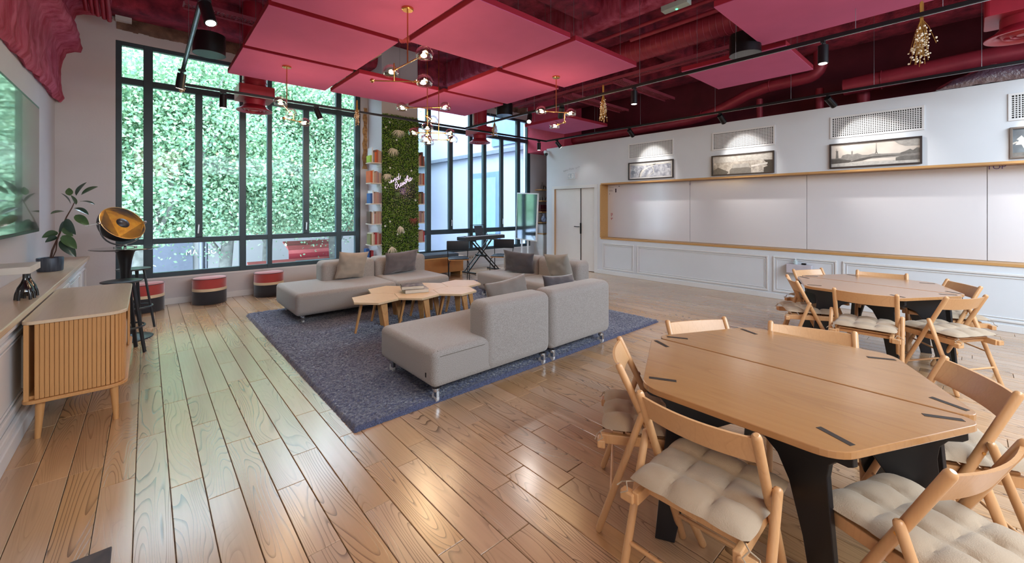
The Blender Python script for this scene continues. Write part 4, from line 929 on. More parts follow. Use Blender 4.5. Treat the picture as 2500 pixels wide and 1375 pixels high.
def printmat(name, stops, scale=6, stretch=(1, 1, 1), detail=8, contrast=.5):
    m, nt, b, N, L = newmat(name); b.inputs['Roughness'].default_value = .25
    tc = N.new('ShaderNodeTexCoord'); mp = N.new('ShaderNodeMapping'); mp.inputs['Scale'].default_value = stretch; L.new(tc.outputs['Object'], mp.inputs[0])
    n = N.new('ShaderNodeTexNoise'); n.inputs['Scale'].default_value = scale; n.inputs['Detail'].default_value = detail; n.inputs['Roughness'].default_value = .7; L.new(mp.outputs[0], n.inputs['Vector'])
    r = N.new('ShaderNodeValToRGB'); e = r.color_ramp.elements; e[0].position = .5 - contrast * .4; e[1].position = .5 + contrast * .4; e[0].color = lin(stops[0]); e[1].color = lin(stops[1]); L.new(n.outputs['Fac'], r.inputs[0]); L.new(r.outputs[0], b.inputs['Base Color']); return m
FRM = pm('picture_frame_dark', '#322a28', .4)
def picture(y0, y1, z0, z1, label, mat_bg, passe=0, frm=None):
    t = thing('framed_picture', label, 'picture', (XR, (y0 + y1) / 2, (z0 + z1) / 2), 0, 'black and white pictures in dark frames'); hy = (y1 - y0) / 2; hz_ = (z1 - z0) / 2; m = MB(); b_ = .022
    for a in ((-hy, -hz_, hy, -hz_ + b_), (-hy, hz_ - b_, hy, hz_), (-hy, -hz_ + b_, -hy + b_, hz_ - b_), (hy - b_, -hz_ + b_, hy, hz_ - b_)): m.box(-.035, a[0], a[1], -.001, a[2], a[3])
    obj('frame', m, frm or FRM, t, bev=.002)
    if passe: obj('mount', MB().box(-.014, -hy + b_, -hz_ + b_, -.010, hy - b_, hz_ - b_), pm('mount_white', '#dcdcdc', .6), t)
    q_ = b_ + passe; obj('print', MB().box(-.018 if passe else -.014, -hy + q_, -hz_ + q_, -.012, hy - q_, hz_ - q_), mat_bg, t)
    return t, hy - q_, hz_ - q_
def shape(t, pts, mat, hy, hz_, x=-.0185, nm='printed_shape'):
    # pts in (u from left 0..1, v from bottom 0..1); the wall faces -X, left is +Y
    n = len(pts); vs = [(x, hy - 2 * hy * u, -hz_ + 2 * hz_ * v) for u, v in pts]; obj(nm, MB().add(vs, [tuple(range(n))]), mat, t)
G = {k: pm('print_tone_%d' % k, '#%02x%02x%02x' % (k, int(k * .985), int(k * .955)), .3, var=.12, scale=30) for k in (60, 90, 115, 140, 165, 190, 212)}
t, hy, hz_ = picture(3.912, 4.922, 2.10, 2.47, 'framed black and white aerial city view with a river, farthest left of the row', printmat('print_aerial', ('#5c5f6e', '#c9c9cf'), 14, contrast=.4), .025)
for pts, k in (([(0, 1), (1, 1), (1, .9), (.4, .86), (0, .95)], 190), ([(.24, 0), (.28, 0), (.30, .25), (.36, .5), (.44, .68), (.60, .82), (.66, .95), (.60, .93), (.50, .80), (.38, .68), (.30, .52), (.25, .28)], 212), ([(.22, 0), (.24, .0), (.255, .30), (.31, .55), (.29, .56), (.235, .3)], 90), ([(.50, .8), (.54, .75), (.58, .5), (.57, .3), (.42, .1), (.40, .02), (.44, .05), (.60, .3), (.60, .52), (.56, .78)], 190)): shape(t, pts, G[k], hy, hz_, -.0185)
t, hy, hz_ = picture(2.17, 3.178, 2.085, 2.455, 'framed black and white rooftop view with a gargoyle figure at the right edge', printmat('print_roofs', ('#6a6660', '#cfc8bf'), 11, contrast=.5), 0)
for pts, k in (([(0, 1), (1, 1), (1, .62), (.7, .66), (.4, .64), (0, .66)], 190), ([(0, .25), (.1, .38), (.2, .24), (.28, .12), (.25, 0), (0, 0)], 90), ([(.33, .3), (.42, .36), (.6, .34), (.66, .26), (.66, .0), (.3, .0), (.3, .2)], 115), ([(.34, .42), (.37, .5), (.62, .52), (.63, .32), (.35, .3)], 165), ([(.66, .4), (.92, .5), (.92, .42), (.66, .3)], 212),
               ([(.86, .0), (.86, .25), (.92, .3), (.885, .55), (.86, .62), (.87, .82), (.895, .92), (.90, 1.0), (.91, .88), (.935, .8), (.96, .85), (.93, .97), (.95, 1), (1, .98), (1, 0)], 60)): shape(t, pts, G[k], hy, hz_, -.0150 - .0003 * k / 60)
t, hy, hz_ = picture(.434, 1.434, 2.095, 2.468, 'framed black and white river panorama with a lattice tower and a bridge', pm('print_sky', '#d6cec5', .3, var=.06, scale=3, col2='#b9b1a8'), 0)
for i_, (pts, k) in enumerate((([(0, .20), (1, .14), (1, 0), (0, 0)], 190), ([(0, .40), (.12, .40), (.14, .52), (.2, .56), (.26, .52), (.32, .56), (.38, .47), (.45, .46), (.5, .5), (.6, .46), (.8, .44), (.92, .5), (1, .48), (1, .3), (.5, .28), (0, .22)], 140), ([(0, .36), (.1, .36), (.25, .26), (.22, .17), (0, .15)], 90), ([(.15, .18), (.22, .20), (.35, .32), (.5, .38), (.7, .38), (.85, .36), (.7, .34), (.5, .32), (.38, .22), (.3, .19)], 90),
        ([(.055, .38), (.06, .70), (.05, .73), (.09, .73), (.085, .70), (.09, .38)], 115), ([(.066, .73), (.07, .86), (.074, .73)], 115), ([(.245, .5), (.247, .63), (.24, .67), (.27, .67), (.265, .63), (.265, .5)], 140), ([(.253, .67), (.256, .75), (.259, .67)], 140),
        ([(.518, .49), (.53, .56), (.534, .72), (.536, .95), (.538, .95), (.54, .72), (.544, .56), (.556, .49), (.545, .49), (.537, .53), (.53, .49)], 115), ([(.75, .26), (.80, .30), (1, .30), (1, .12), (.75, .13)], 115), ([(.80, .45), (.85, .5), (.9, .58), (.93, .52), (.97, .62), (1, .6), (1, .4), (.8, .4)], 115), ([(.72, 1), (1, 1), (1, .7), (.85, .72), (.78, .82)], 165))): shape(t, pts, G[k], hy, hz_, -.0145 - .00025 * i_)
t, hy, hz_ = picture(-1.32, -.312, 2.095, 2.468, 'framed picture of a pale leaping dancer, cut off by the right edge', pm('print_dusk', '#6f7a80', .3, var=.1, col2='#565c62'), 0, pm('picture_frame_grey', '#6e655e', .4))
for pts, k in (([(0, .14), (1, .12), (1, .0), (0, .0)], 115), ([(.02, .42), (.05, .58), (.03, .62), (.07, .75), (.09, .65), (.14, .56), (.22, .6), (.24, .5), (.12, .42), (.11, .3), (.135, .14), (.115, .14), (.085, .3), (.07, .42)], 212), ([(.0, .50), (.035, .56), (.04, .5), (.0, .44)], 190)): shape(t, pts, G[k], hy, hz_, -.0148)
ex = thing('exit_sign', 'small white wall sign with arrow and figure above the door', 'sign', (XR, 6.51, 2.285))
obj('box', MB().box(-.03, -.12, -.075, 0, .12, .075), pm('sign_white', '#e3e8ec', .4), ex, bev=.004)
ar = pm('sign_mark', '#f6f8fa', .4); sh_ = pm('sign_panel', '#c4d0da', .4)
obj('panel', MB().box(-.031, -.105, -.06, -.030, .105, .06), sh_, ex)
m = MB(); m.box(-.0325, .055, -.01, -.031, .07, .045); m.add([(-.0325, .095, -.005), (-.0325, .03, -.005), (-.0325, .0625, -.045)], [(0, 1, 2)]); obj('arrow', m, ar, ex)
m = MB(); m.box(-.0325, -.075, -.045, -.031, -.02, .045); obj('doorway', m, ar, ex); obj('figure', MB().box(-.0335, -.055, -.03, -.0325, -.04, .03), sh_, ex)
m = MB(); rr_ = random.Random(4)
for k in range(11):
    y_ = rx(1377 + k * 3.8, 408, XR).y; z_ = 2.42 + .006 * k
    if k in (3, 7): continue
    m.tube([(XR - .0015, y_ + .028, z_), (XR - .0015, y_ + .014, z_ + rr_.uniform(.01, .035)), (XR - .0015, y_, z_ + rr_.uniform(-.02, .01)), (XR - .0015, y_ - .016, z_ + .012)], .0016, 4)
struct('faint_handwriting', m, pm('pencil_grey', '#8795a5', .8), wr)
hb = thing('wall_box', 'white wall tray holding a small bottle, below the whiteboard', 'box', (XR - .02, (rx(1925, 645, XR).y + rx(1985, 645, XR).y) / 2, .465)); 
obj('tray', MB().box(-.10, -.165, 0, .0, .165, .14), pm('tray_white', '#c9c5cf', .5), hb, bev=.004)
bo = thing('bottle', 'small pale spray bottle standing in the white wall tray', 'bottle', (XR - .07, rx(1945, 640, XR).y, .606)); obj('body', MB().lathe([(.028, 0), (.03, .01), (.028, .05), (.012, .065), (.011, .08)], 16), pm('bottle_pale', '#c3d4d8', .3), bo, smooth=True); obj('nozzle', MB().box(-.02, -.008, .08, .015, .008, .095), pm('nozzle_white', '#e2e6ea', .4), bo)
tag(obj('desk_eraser', MB().box(XR - .09, rx(1960, 640, XR).y - .06, .606, XR - .05, rx(1960, 640, XR).y, .63), BLACK, bev=.004), 'small black eraser lying in the white wall tray', 'eraser')
cd = thing('dome_camera', 'small white dome security camera at the corner of the partition top', 'camera', (XR - .02, 7.30, 2.94)); obj('bracket', MB().cyl((0, 0, .0), (-.11, 0, .0), .045, n=18), WM, cd, smooth=True, ang=40); obj('dome', MB().sphere((-.07, 0, -.05), .05, 8), BLACKG, cd, smooth=True)
# nook shelves
for k, (z, what) in enumerate(((2.03, 'clear glass decanters'), (1.71, 'glass vessels'), (1.40, 'dark red books'), (1.10, 'a blue and white vase'))):
    tag(obj('nook_shelf', MB().box(8.28, 8.02, z - .03, 9.3, YW, z), OAKX, bev=.003), 'oak nook shelf behind the partition carrying ' + what, 'shelf', 'oak shelves in the nook')
cb = thing('nook_cabinet', 'white cabinet in the nook below the oak shelves', 'cabinet', (8.75, 8.1, 0)); obj('body', MB().box(-.5, -.15, 0, .5, .198, .76), DOORW, cb, bev=.003); obj('top', MB().box(-.51, -.16, .76, .51, .198, .79), OAKX, cb, bev=.003); obj('door', MB().box(-.49, -.165, .04, -.005, -.15, .74), DOORW, cb, bev=.003); obj('door', MB().box(.005, -.165, .04, .49, -.15, .74), DOORW, cb, bev=.003)
for i, x_ in enumerate((8.40, 8.58)):
    t = thing('storage_box', ['white storage box left on the nook cabinet', 'white storage box right on the nook cabinet'][i], 'box', (x_, 8.14, .79)); obj('body', MB().box(-.08, -.12, 0, .08, .14, .22), WM, t, bev=.004); obj('lid', MB().box(-.083, -.123, .22, .083, .143, .25), WM, t, bev=.004)
CG = glassmat('clear_glass', (.93, .95, .95), 1.5, .02)
for i, (x_, z_, r_, h_) in enumerate(((8.40, 2.031, .035, .20), (8.50, 2.031, .045, .13), (8.36, 1.711, .04, .16), (8.47, 1.711, .03, .22), (8.58, 1.711, .04, .12))):
    l_ = ['tall clear glass decanter on the top nook shelf', 'short round clear glass jar on the top nook shelf', 'clear glass vase left on the second nook shelf', 'slim tall glass bottle on the second nook shelf', 'small squat glass right on the second nook shelf'][i]
    tag(obj('glass_vessel', MB().lathe([(.0001, 0), (r_, 0), (r_ * 1.05, h_ * .5), (r_ * .4, h_ * .75), (r_ * .45, h_)], 20), CG, smooth=True, loc=(x_, 8.12, z_)), l_, 'glassware')
dr = pm('book_oxblood', '#5b2530', .5)
for i in range(6):
    t = thing('book', 'dark oxblood book, %s of the six on the third nook shelf' % ['first', 'second', 'third', 'fourth', 'fifth', 'last'][i], 'book', (8.34 + i * .055, 8.10, 1.401), 0, 'oxblood books in the nook'); obj('cover', MB().box(-.025, 0, 0, .025, .15, .19), dr, t, bev=.002); obj('label_band', MB().box(-.0252, -.001, .05, .0252, .0, .06), pm('gilt', '#a08a5a', .4) if 'gilt' not in bpy.data.materials else bpy.data.materials['gilt'], t)
tag(obj('vase', MB().lathe([(.05, 0), (.075, .05), (.085, .10), (.05, .16), (.028, .20), (.04, .235)], 24), pm('blue_white_glaze', '#d5dde8', .2, scale=20, col2='#2f5aa8', coat=.4), smooth=True, loc=(8.46, 8.12, 1.101)), 'blue and white patterned vase on the lowest nook shelf', 'vase')
# socket strip under the right window
ss = thing('wall_socket', 'white socket plates low on the wall below the right window', 'socket', (5.95, YW - .022 + .0, .27)); obj('plate', MB().box(-.16, -.0, -.045, .16, .022, .045), pm('socket_white', '#c9bfb4', .5), ss, bev=.003)
for k in range(4): obj('outlet', MB().cyl((-.12 + k * .08, -.002, 0), (-.12 + k * .08, .004, 0), .022, n=14), pm('outlet_grey', '#8b857e', .6) if 'outlet_grey' not in bpy.data.materials else bpy.data.materials['outlet_grey'], ss)
# ================================================================= CEILING: PANELS
ZP = 3.28; WIRE = pm('steel_wire', '#8d8f94', .35, metal=.8)
pcol = [(.80, 2.02), (2.10, 3.32), (3.405, 4.60)]; prow = [(5.385, 6.525), (4.105, 5.28), (2.80, 4.00)]
plabel = {(0, 0): 'red square ceiling panel nearest the big window, carrying the left pendant', (0, 1): 'red square ceiling panel of the left column, second from the big window', (0, 2): 'red square ceiling panel carrying the pendant at the top of the view',
          (1, 0): 'red square ceiling panel beside the gap in the grid, on the window side', (1, 2): 'red square ceiling panel right of the top pendant, behind the gap in the grid',
          (2, 0): 'red square ceiling panel of the right column nearest the right window', (2, 1): 'red square ceiling panel of the right column beside the gap in the grid', (2, 2): 'red square ceiling panel of the right column carrying the right pendant'}
def panel(x0, y0, x1, y1, label):
    cx, cy = (x0 + x1) / 2, (y0 + y1) / 2
    t = thing('ceiling_panel', label, 'ceiling panel', (cx, cy, ZP), 0, 'red square acoustic panels hanging from the ceiling')
    obj('board', MB().box(x0 - cx, y0 - cy, 0, x1 - cx, y1 - cy, .006), REDP, t)
    obj('edge_frame', MB().box(x0 - cx - .001, y0 - cy - .001, .0055, x1 - cx + .001, y1 - cy + .001, .06), REDE, t, bev=.003)
    for sx in (-1, 1):
        for sy in (-1, 1): obj('suspension_wire', MB().cyl((sx * (x1 - x0) * .38, sy * (y1 - y0) * .38, .045), (sx * (x1 - x0) * .38, sy * (y1 - y0) * .38, ZC - ZP), .0022, n=5), WIRE, t)
    return t
for (i, j), l_ in plabel.items(): panel(pcol[i][0], prow[j][0], pcol[i][1], prow[j][1], l_)
panel(3.76, .21, 5.03, 1.52, 'red square ceiling panel at the top right, above the near table')
panel(5.22, 1.35, 6.40, 2.52, 'red square ceiling panel above the far table, behind the long track')
panel(6.20, 5.28, 7.50, 6.52, 'red square ceiling panel in the far corner above the door end of the partition')
# ================================================================= TRACKS AND SPOTS
ZR = 3.08
def rail(label, p0, p1, wires):
    p0 = Vector(p0); p1 = Vector(p1); mid = (p0 + p1) / 2; t = thing('track_rail', label, 'track', mid, 0, 'black lighting tracks')
    obj('profile', MB().beam(p0 - mid, p1 - mid, .034, .034), BLACK, t, bev=.003)
    d = (p1 - p0)
    obj('slot_strip', MB().beam(p0 - mid + Vector((0, 0, -.018)), p1 - mid + Vector((0, 0, -.018)), .012, .003), CHROME, t)
    for w_ in wires: q_ = p0 + d * w_ - mid; obj('suspension_wire', MB().cyl(q_ + Vector((0, 0, .017)), q_ + Vector((0, 0, ZC - ZR)), .0022, n=5), WIRE, t)
rail('black lighting track at the left, running towards the big window', (.31, -1.0, ZR), (.31, 6.66, ZR), (.2, .5, .8))
rail('black lighting track running along both windows', (.28, 6.70, ZR), (7.07, 6.70, ZR), (.1, .3, .5, .7, .9))
rail('black lighting track in the middle, above the tables', (4.72, -1.0, ZR), (4.72, 6.66, ZR), (.15, .22, .35, .5, .62, .75, .9))
rail('black lighting track in front of the whiteboard wall', (7.05, -1.0, ZR), (7.05, 6.66, ZR), (.12, .24, .36, .5, .68, .82))
LENS = emit('spot_lens', (1, .93, .82), 9); SPB = pm('spot_body', '#1d1e22', .3, metal=.5)
def spot(label, x, y, dirv, power, size=58, ln=.17, r=.042):
    d = Vector(dirv).normalized(); t = thing('track_spotlight', label, 'spotlight', (x, y, ZR - .017), 0, 'black cylinder spotlights on the tracks')
    obj('adapter', MB().box(-.035, -.014, -.022, .035, .014, 0).cyl((0, 0, -.02), (0, 0, -.05), .008, n=10), BLACK, t)
    c0_ = Vector((0, 0, -.05)) - d * .02 + Vector((0, 0, 0)); c1_ = c0_ + d * ln
    if abs(d.z) > .95: c0_ = Vector((0, 0, -.045)); c1_ = c0_ + d * ln
    obj('body', MB().cyl(c0_, c1_, r, n=24), SPB, t, smooth=True, ang=40, bev=.003)
    obj('lens', MB().cyl(c1_ + d * .0008, c1_ + d * .002, r * .78, n=24), LENS, t)
    l_ = bpy.data.lights.new('spot_light', 'SPOT'); l_.energy = power; l_.color = (1, .95, .89); l_.spot_size = math.radians(size); l_.spot_blend = .75; l_.shadow_soft_size = .03
    o = bpy.data.objects.new('spot_light', l_); C.objects.link(o); o.location = Vector((x, y, ZR - .017)) + c1_ + d * .01; o.rotation_euler = d.to_track_quat('-Z', 'Y').to_euler()
PW = 42
spot('large spotlight at the top left on the left track, lens facing the floor', .33, 3.82, (.18, -.35, -.9), PW * .6, 70)
spot('spotlight at the window end of the left track, tilted', .30, 5.92, (-.12, .25, -.95), PW * .6, 60)
spot('upright spotlight on the window track, left of the red round duct', .77, 6.70, (0, 0, -1), PW * .7, 60)
spot('tilted spotlight on the window track, right of the left pendant', 1.95, 6.70, (.35, -.1, -.9), PW * .6, 60)
spot('small upright spotlight at the far right end of the window track', 6.82, 6.70, (0, 0, -1), PW * .5, 60)
spot('spotlight on the middle track tilted to the left, nearest the right window', 4.72, 4.85, (-.55, -.45, -.75), PW * .5, 60)
spot('spotlight on the middle track just behind the right pendant bulbs', 4.72, 4.15, (.35, .5, -.85), PW * .5, 60)
spot('upright spotlight on the middle track, right of the hanging dried bunch', 4.72, 2.91, (0, 0, -1), PW, 70)
spot('upright spotlight on the middle track at the upper right, over the near table', 4.72, .92, (-.05, 0, -1), PW, 70)
aim = lambda x, y, tx, ty, tz: Vector((tx - x, ty - y, tz - 2.95))
spot('spotlight at the door end of the wall track, aimed at the door', 7.05, 6.35, aim(7.05, 6.35, XR, 5.9, 1.9), PW * .12, 62)
spot('spotlight on the wall track aimed at the aerial city picture', 7.05, 4.45, aim(7.05, 4.45, XR, 4.35, 2.32), PW * .95, 66)
spot('spotlight on the wall track aimed at the rooftop picture', 7.05, 2.75, aim(7.05, 2.75, XR, 2.62, 2.32), PW * .95, 66)
spot('spotlight on the wall track aimed at the tower and bridge picture', 7.05, 1.32, aim(7.05, 1.32, XR, .95, 2.32), PW * 1.0, 66)
spot('spotlight on the wall track beyond the right edge, lighting the dancer picture', 7.05, -.45, aim(7.05, -.45, XR, -.75, 2.1), PW, 66)
# ================================================================= DRUM LIGHTS
DFm, nt_, b_, N_, L_ = newmat('drum_diffuser_glass'); b_.inputs['Base Color'].default_value = (.62, .66, .68, 1); b_.inputs['Emission Color'].default_value = (.85, .92, .95, 1); b_.inputs['Emission Strength'].default_value = .28; b_.inputs['Roughness'].default_value = .5
def drum(label, x, y, z, r=.15, h=.215):
    t = thing('drum_lamp', label, 'ceiling lamp', (x, y, z), 0, 'black drum lamps hung from the ceiling')
    obj('shade', MB().lathe([(r, 0), (r, h), (.0001, h)], 48), SPB, t, smooth=True, ang=40); obj('rim', MB().tube([(r * math.cos(k * PI / 24), r * math.sin(k * PI / 24), .003) for k in range(48)], .003, 6, True), BLACK, t)
    obj('diffuser', MB().lathe([(.0001, .004), (r - .004, .006), (r - .004, .012)], 48), DFm, t, smooth=True)
    for k in (-1, 1): obj('suspension_wire', MB().cyl((0, k * .09, h), (0, k * .09, ZC - z), .0022, n=5), WIRE, t)
p = ry(517, 135, 5.75); drum('black drum lamp at the upper left in front of the big window', .52, 5.62, 3.20)
drum('black drum lamp at the upper right beside the large red panel', 4.93, 1.66, 3.19, .155, .22)
drum('black drum lamp over the far window, behind the red panel grid', 4.92, 5.72, 3.20)
# ================================================================= PENDANT CLUSTERS
BULB = emit('bulb_filament', (1, .66, .30), 12)
def shade_mesh():
    prof = []; R1 = .074
    for k in range(14): a = PI / 2 - (PI / 2 + .55) * k / 13; prof.append((max(.012, R1 * math.cos(a)), R1 * .92 * math.sin(a)))
    prof = prof + [(r - .002, z + .001) for r, z in reversed(prof[-2:])]
    return mesh('glass_shade', MB().lathe(prof, 32), GLASS, True, 80)
shm = shade_mesh(); bulbm = mesh('bulb', MB().sphere((0, 0, 0), .016, 8, (1.25, 1, 1)), BULB, True); socm = mesh('socket', MB().cyl((0, 0, -.022), (0, 0, .022), .013, .011, 14), BRASS, True, 40)
collm = mesh('collar', MB().sphere((0, 0, 0), .019, 8), BRASS, True)
def pendant(label, x, y, ztop, drops, canopy=True, pw=5):
    """drops: (z, direction, left length, right length, ends) - a horizontal arm at height z"""
    t = thing('pendant_lamp', label, 'pendant lamp', (x, y, ztop), 0, 'brass pendant lamps with clear glass bulbs')
    if canopy: obj('canopy', MB().lathe([(.0001, -.022), (.045, -.022), (.052, -.016), (.052, 0)], 28), BRASS, t, smooth=True, ang=35)
    zl = min(d[0] for d in drops) - ztop
    off = Vector((0, 0, 0)); prev = Vector((0, 0, 0))
    for k, (z, dv, l0, l1, e0, e1, jx) in enumerate(drops):
        d = Vector(dv).normalized(); cpos = Vector((jx[0], jx[1], z - ztop))
        obj('rod', MB().cyl((cpos.x, cpos.y, prev.z), cpos, .006, n=10), BRASS, t, smooth=True)
        a = cpos - d * l0; b_ = cpos + d * l1; obj('arm', MB().cyl(a, b_, .006, n=10), BRASS, t, smooth=True)
        for pnt, dd, kind in ((a, -d, e0), (b_, d, e1)):
            if kind == 'b':
                s_ = obj('socket', socm, None, t); s_.location = pnt; s_.rotation_euler = dd.to_track_quat('Z', 'Y').to_euler()
                c_ = pnt + dd * .055; o = obj('bulb', bulbm, None, t); o.location = c_; o.rotation_euler = dd.to_track_quat('X', 'Z').to_euler()
                g_ = obj('glass_shade', shm, None, t); g_.location = c_ + dd * .012 + Vector((0, 0, -.0)); g_.rotation_euler = (0, 0, 0)
                l_ = bpy.data.lights.new('bulb_light', 'POINT'); l_.energy = pw; l_.color = (1, .72, .42); l_.shadow_soft_size = .03
                lo = bpy.data.objects.new('bulb_light', l_); C.objects.link(lo); lo.location = Vector((x, y, ztop)) + c_ + Vector((0, 0, -.03))
            else: o = obj('collar', collm, None, t); o.location = pnt
        prev = Vector((cpos.x, cpos.y, z - ztop))
R2 = (C_, -S_, 0); F2 = (S_, C_, 0)
pendant('brass pendant lamp at the top of the view, hanging from the panel above the gap', 1.735, 3.34, ZP,
        [(2.79, (-.02, 1, 0), .22, .25, 'b', 'b', (0, 0)), (2.63, (.80, -.60, 0), .19, .20, 'c', 'b', (-.09, .08))])
pendant('brass pendant lamp at the left in front of the big window', 1.315, 5.72, ZP,
        [(2.745, (.40, .90, 0), .27, .19, 'b', 'b', (0, 0)), (2.66, (.45, .2, 0), .14, .10, 'c', 'b', (.14, .25))])
pendant('brass pendant lamp at the right below the right-hand panel', 4.14, 3.74, ZP,
        [(2.80, (.9, -.43, 0), .15, .15, 'b', 'b', (0, 0)), (2.66, (.30, .95, 0), -.0, .20, 'c', 'b', (.08, -.08))])
pendant('brass pendant lamp hung through the gap in the panels, upper of the central two', 2.75, 4.75, ZC - .45,
        [(2.82, (.72, -.69, 0), .27, .17, 'b', 'b', (0, 0)), (2.70, (.75, .66, 0), .02, .17, 'c', 'b', (0, 0)), (2.52, (-.5, -.86, 0), .0, .13, 'c', 'b', (0, 0)), (2.39, (.6, .8, 0), .04, .10, 'b', 'b', (0, 0))])
pendant('brass pendant lamp hanging lowest, in front of the plant wall', 3.20, 5.20, ZC - .45,
        [(2.60, (.80, -.60, 0), .30, .10, 'b', 'b', (0, 0)), (2.50, (.76, -.65, 0), .14, .14, 'b', 'b', (-.0, -.0))])
struct('ceiling_crossbeam', MB().box(2.4, 4.70, ZC - .45, 3.4, 5.25, ZC), REDC)
# ================================================================= DRIED FLOWERS
STR = pm('dried_stem', '#b3843a', .8, var=.15); FLW = pm('dried_flower', '#eadfc8', .85, var=.1)
def bunch(label, x, y, ztop, zbot, seed, white=True, wid=.06):
    t = thing('dried_flowers', label, 'dried flowers', (x, y, ztop), 0, 'dried flower bunches tied to the tracks'); r = random.Random(seed); m = MB(); f = MB(); H_ = ztop - zbot
    for k in range(34):
        a = r.uniform(0, 2 * PI); q_ = r.uniform(.2, 1); d = Vector((math.cos(a), math.sin(a), 0)); L2 = r.uniform(.6, 1)
        pts = [d * .012 * q_ + Vector((0, 0, r.uniform(-.03, .0))), d * .010 * q_ + Vector((0, 0, -H_ * .3)), d * wid * .5 * q_ + Vector((0, 0, -H_ * .6 * L2)), d * wid * q_ + Vector((0, 0, -H_ * L2))]
        m.tube(pts, .0022, 4)
        for j in range(4): c_ = pts[2].lerp(pts[3], r.uniform(.1, 1)) + Vector((r.uniform(-.012, .012), r.uniform(-.012, .012), r.uniform(-.01, .01))); f.sphere(c_, r.uniform(.005, .009), 4)
    obj('stems', m, STR, t); obj('flower_heads', f, FLW, t, smooth=True, kind='stuff'); obj('string', MB().tube([(.015 * math.cos(k), .015 * math.sin(k), -H_ * .25 + .001 * k) for k in range(14)], .002, 4), STR, t)
bunch('dried flower bunch with white heads hanging head down on the middle track', 4.76, 3.42, 3.22, 2.70, 1)
bunch('large white dried flower bunch hanging at the top right above the dark ceiling', 4.75, .27, 3.20, 2.67, 2, wid=.085)
bunch('dried flower bunch on the window track in front of the right window', 5.45, 6.66, 3.42, 2.98, 3, wid=.07)
bunch('thin dried flower bunch on the window track at the edge of the big window', 2.56, 6.66, 3.26, 2.84, 4, wid=.045)
bunch('small white dried bunch under the spotlight at the end of the left track',   .31, 6.20, 3.075, 2.86, 5, wid=.03)
# ================================================================= DUCTS
def vduct(label, x, y, z, shiny=False):
    t = thing('air_outlet', label, 'air duct', (x, y, z), 0, 'red round ceiling ducts with ring outlets'); M_ = REDM
    obj('pipe', MB().cyl((0, 0, .36), (0, 0, ZC - z), .165, n=40), M_, t, smooth=True, ang=40)
    for k in range(4): obj('pipe_rib', MB().tube([(.167 * math.cos(a * PI / 20), .167 * math.sin(a * PI / 20), .45 + k * .3) for a in range(40)], .006, 6, True), M_, t, smooth=True)
    obj('collar_box', MB().prism(rpoly([(-.24, -.24), (.24, -.24), (.24, .24), (-.24, .24)], .03, 4), .17, .36), M_, t, bev=.004)
    obj('neck', MB().cyl((0, 0, .08), (0, 0, .17), .15, n=40), M_, t, smooth=True, ang=40)
    obj('flared_ring', MB().lathe([(.15, .09), (.19, .045), (.245, .012), (.245, .0), (.225, -.002), (.17, .022), (.165, .06)], 48), M_, t, smooth=True, ang=60)
    for r_ in (.155, .105): obj('inner_ring', MB().lathe([(r_, .04), (r_ - .02, .004), (r_ - .026, .002), (r_ - .032, .03)], 48), M_, t, smooth=True, ang=60)
    obj('centre_disc', MB().lathe([(.0001, .01), (.05, .012), (.06, .03), (.0001, .035)], 36), M_, t, smooth=True, ang=50)
vduct('red vertical duct with round ring outlet in front of the big window', 1.277, 7.55, 3.03)
vduct('red vertical duct with round ring outlet in front of the right window', 5.74, 7.55, 3.00)
vduct('red duct with glossy ring outlet at the top right corner', 5.78, -.32, 3.02)
t = thing('spiral_duct', 'large crimson spiral duct under the ceiling, right of the panel grid', 'air duct', (5.75, 3.0, 3.98))
obj('pipe', MB().cyl((0, -4.5, 0), (0, 4.8, 0), .175, n=40), REDD, t, smooth=True, ang=40)
for k in range(58):
    y_ = -1.2 + k * .085 * (1 if k < 40 else 1)
    obj('spiral_seam', MB().tube([(.177 * math.cos(a * PI / 14), y_ + .02 * a / 28, .177 * math.sin(a * PI / 14)) for a in range(28)], .0045, 5, True), REDD, t, smooth=True)
obj('muff', MB().cyl((0, -1.9, 0), (0, -1.25, 0), .215, n=40), REDD, t, smooth=True, ang=40)
t = thing('flexible_duct', 'thin crimson flexible duct seen through the gap in the panels', 'air duct', (2.95, 4.42, 3.80))
pts = [(-.50 + .085 * i, .50 - .09 * i, -.05 - .012 * i + .03 * math.sin(i * .8)) for i in range(14)]
obj('hose', MB().tube(pts, .11, 20), REDD, t, smooth=True)
for i in range(13):
    for k in range(4):
        a = Vector(pts[i]).lerp(Vector(pts[i + 1]), k / 4); d = (Vector(pts[i + 1]) - Vector(pts[i])).normalized(); q_ = d.to_track_quat('Z', 'Y').to_matrix()
        obj('hose_rib', MB().tube([a + q_ @ Vector((.112 * math.cos(j * PI / 8), .112 * math.sin(j * PI / 8), 0)) for j in range(16)], .006, 5, True), REDD, t, smooth=True)
tag(obj('ceiling_unit', rbox(2.0, 5.25, 3.55, 2.36, 5.62, 3.85, .02, 2), pm('unit_beige', '#8a7f78', .7)), 'beige box of a ceiling air unit seen in the gap of the panel grid', 'air unit')
def pipe(label, pts, r, mat=REDD, sub=()):
    t = thing('ceiling_pipe', label, 'pipe', pts[0], 0); p0 = Vector(pts[0]); obj('tube', MB().tube([Vector(p) - p0 for p in pts], r, 16), mat, t, smooth=True)
    for q_ in sub: obj('clamp', MB().tube([Vector(q_) - p0 + Vector((r * 1.05 * math.cos(a * PI / 8), 0, r * 1.05 * math.sin(a * PI / 8))) for a in range(16)], .008, 5, True), mat, t)
def bend(a, c, b_, n=5):
    a, c, b_ = Vector(a), Vector(c), Vector(b_); return [tuple(a * (1 - t) ** 2 + c * 2 * t * (1 - t) + b_ * t * t) for t in [k / n for k in range(n + 1)]]
XP = 8.35
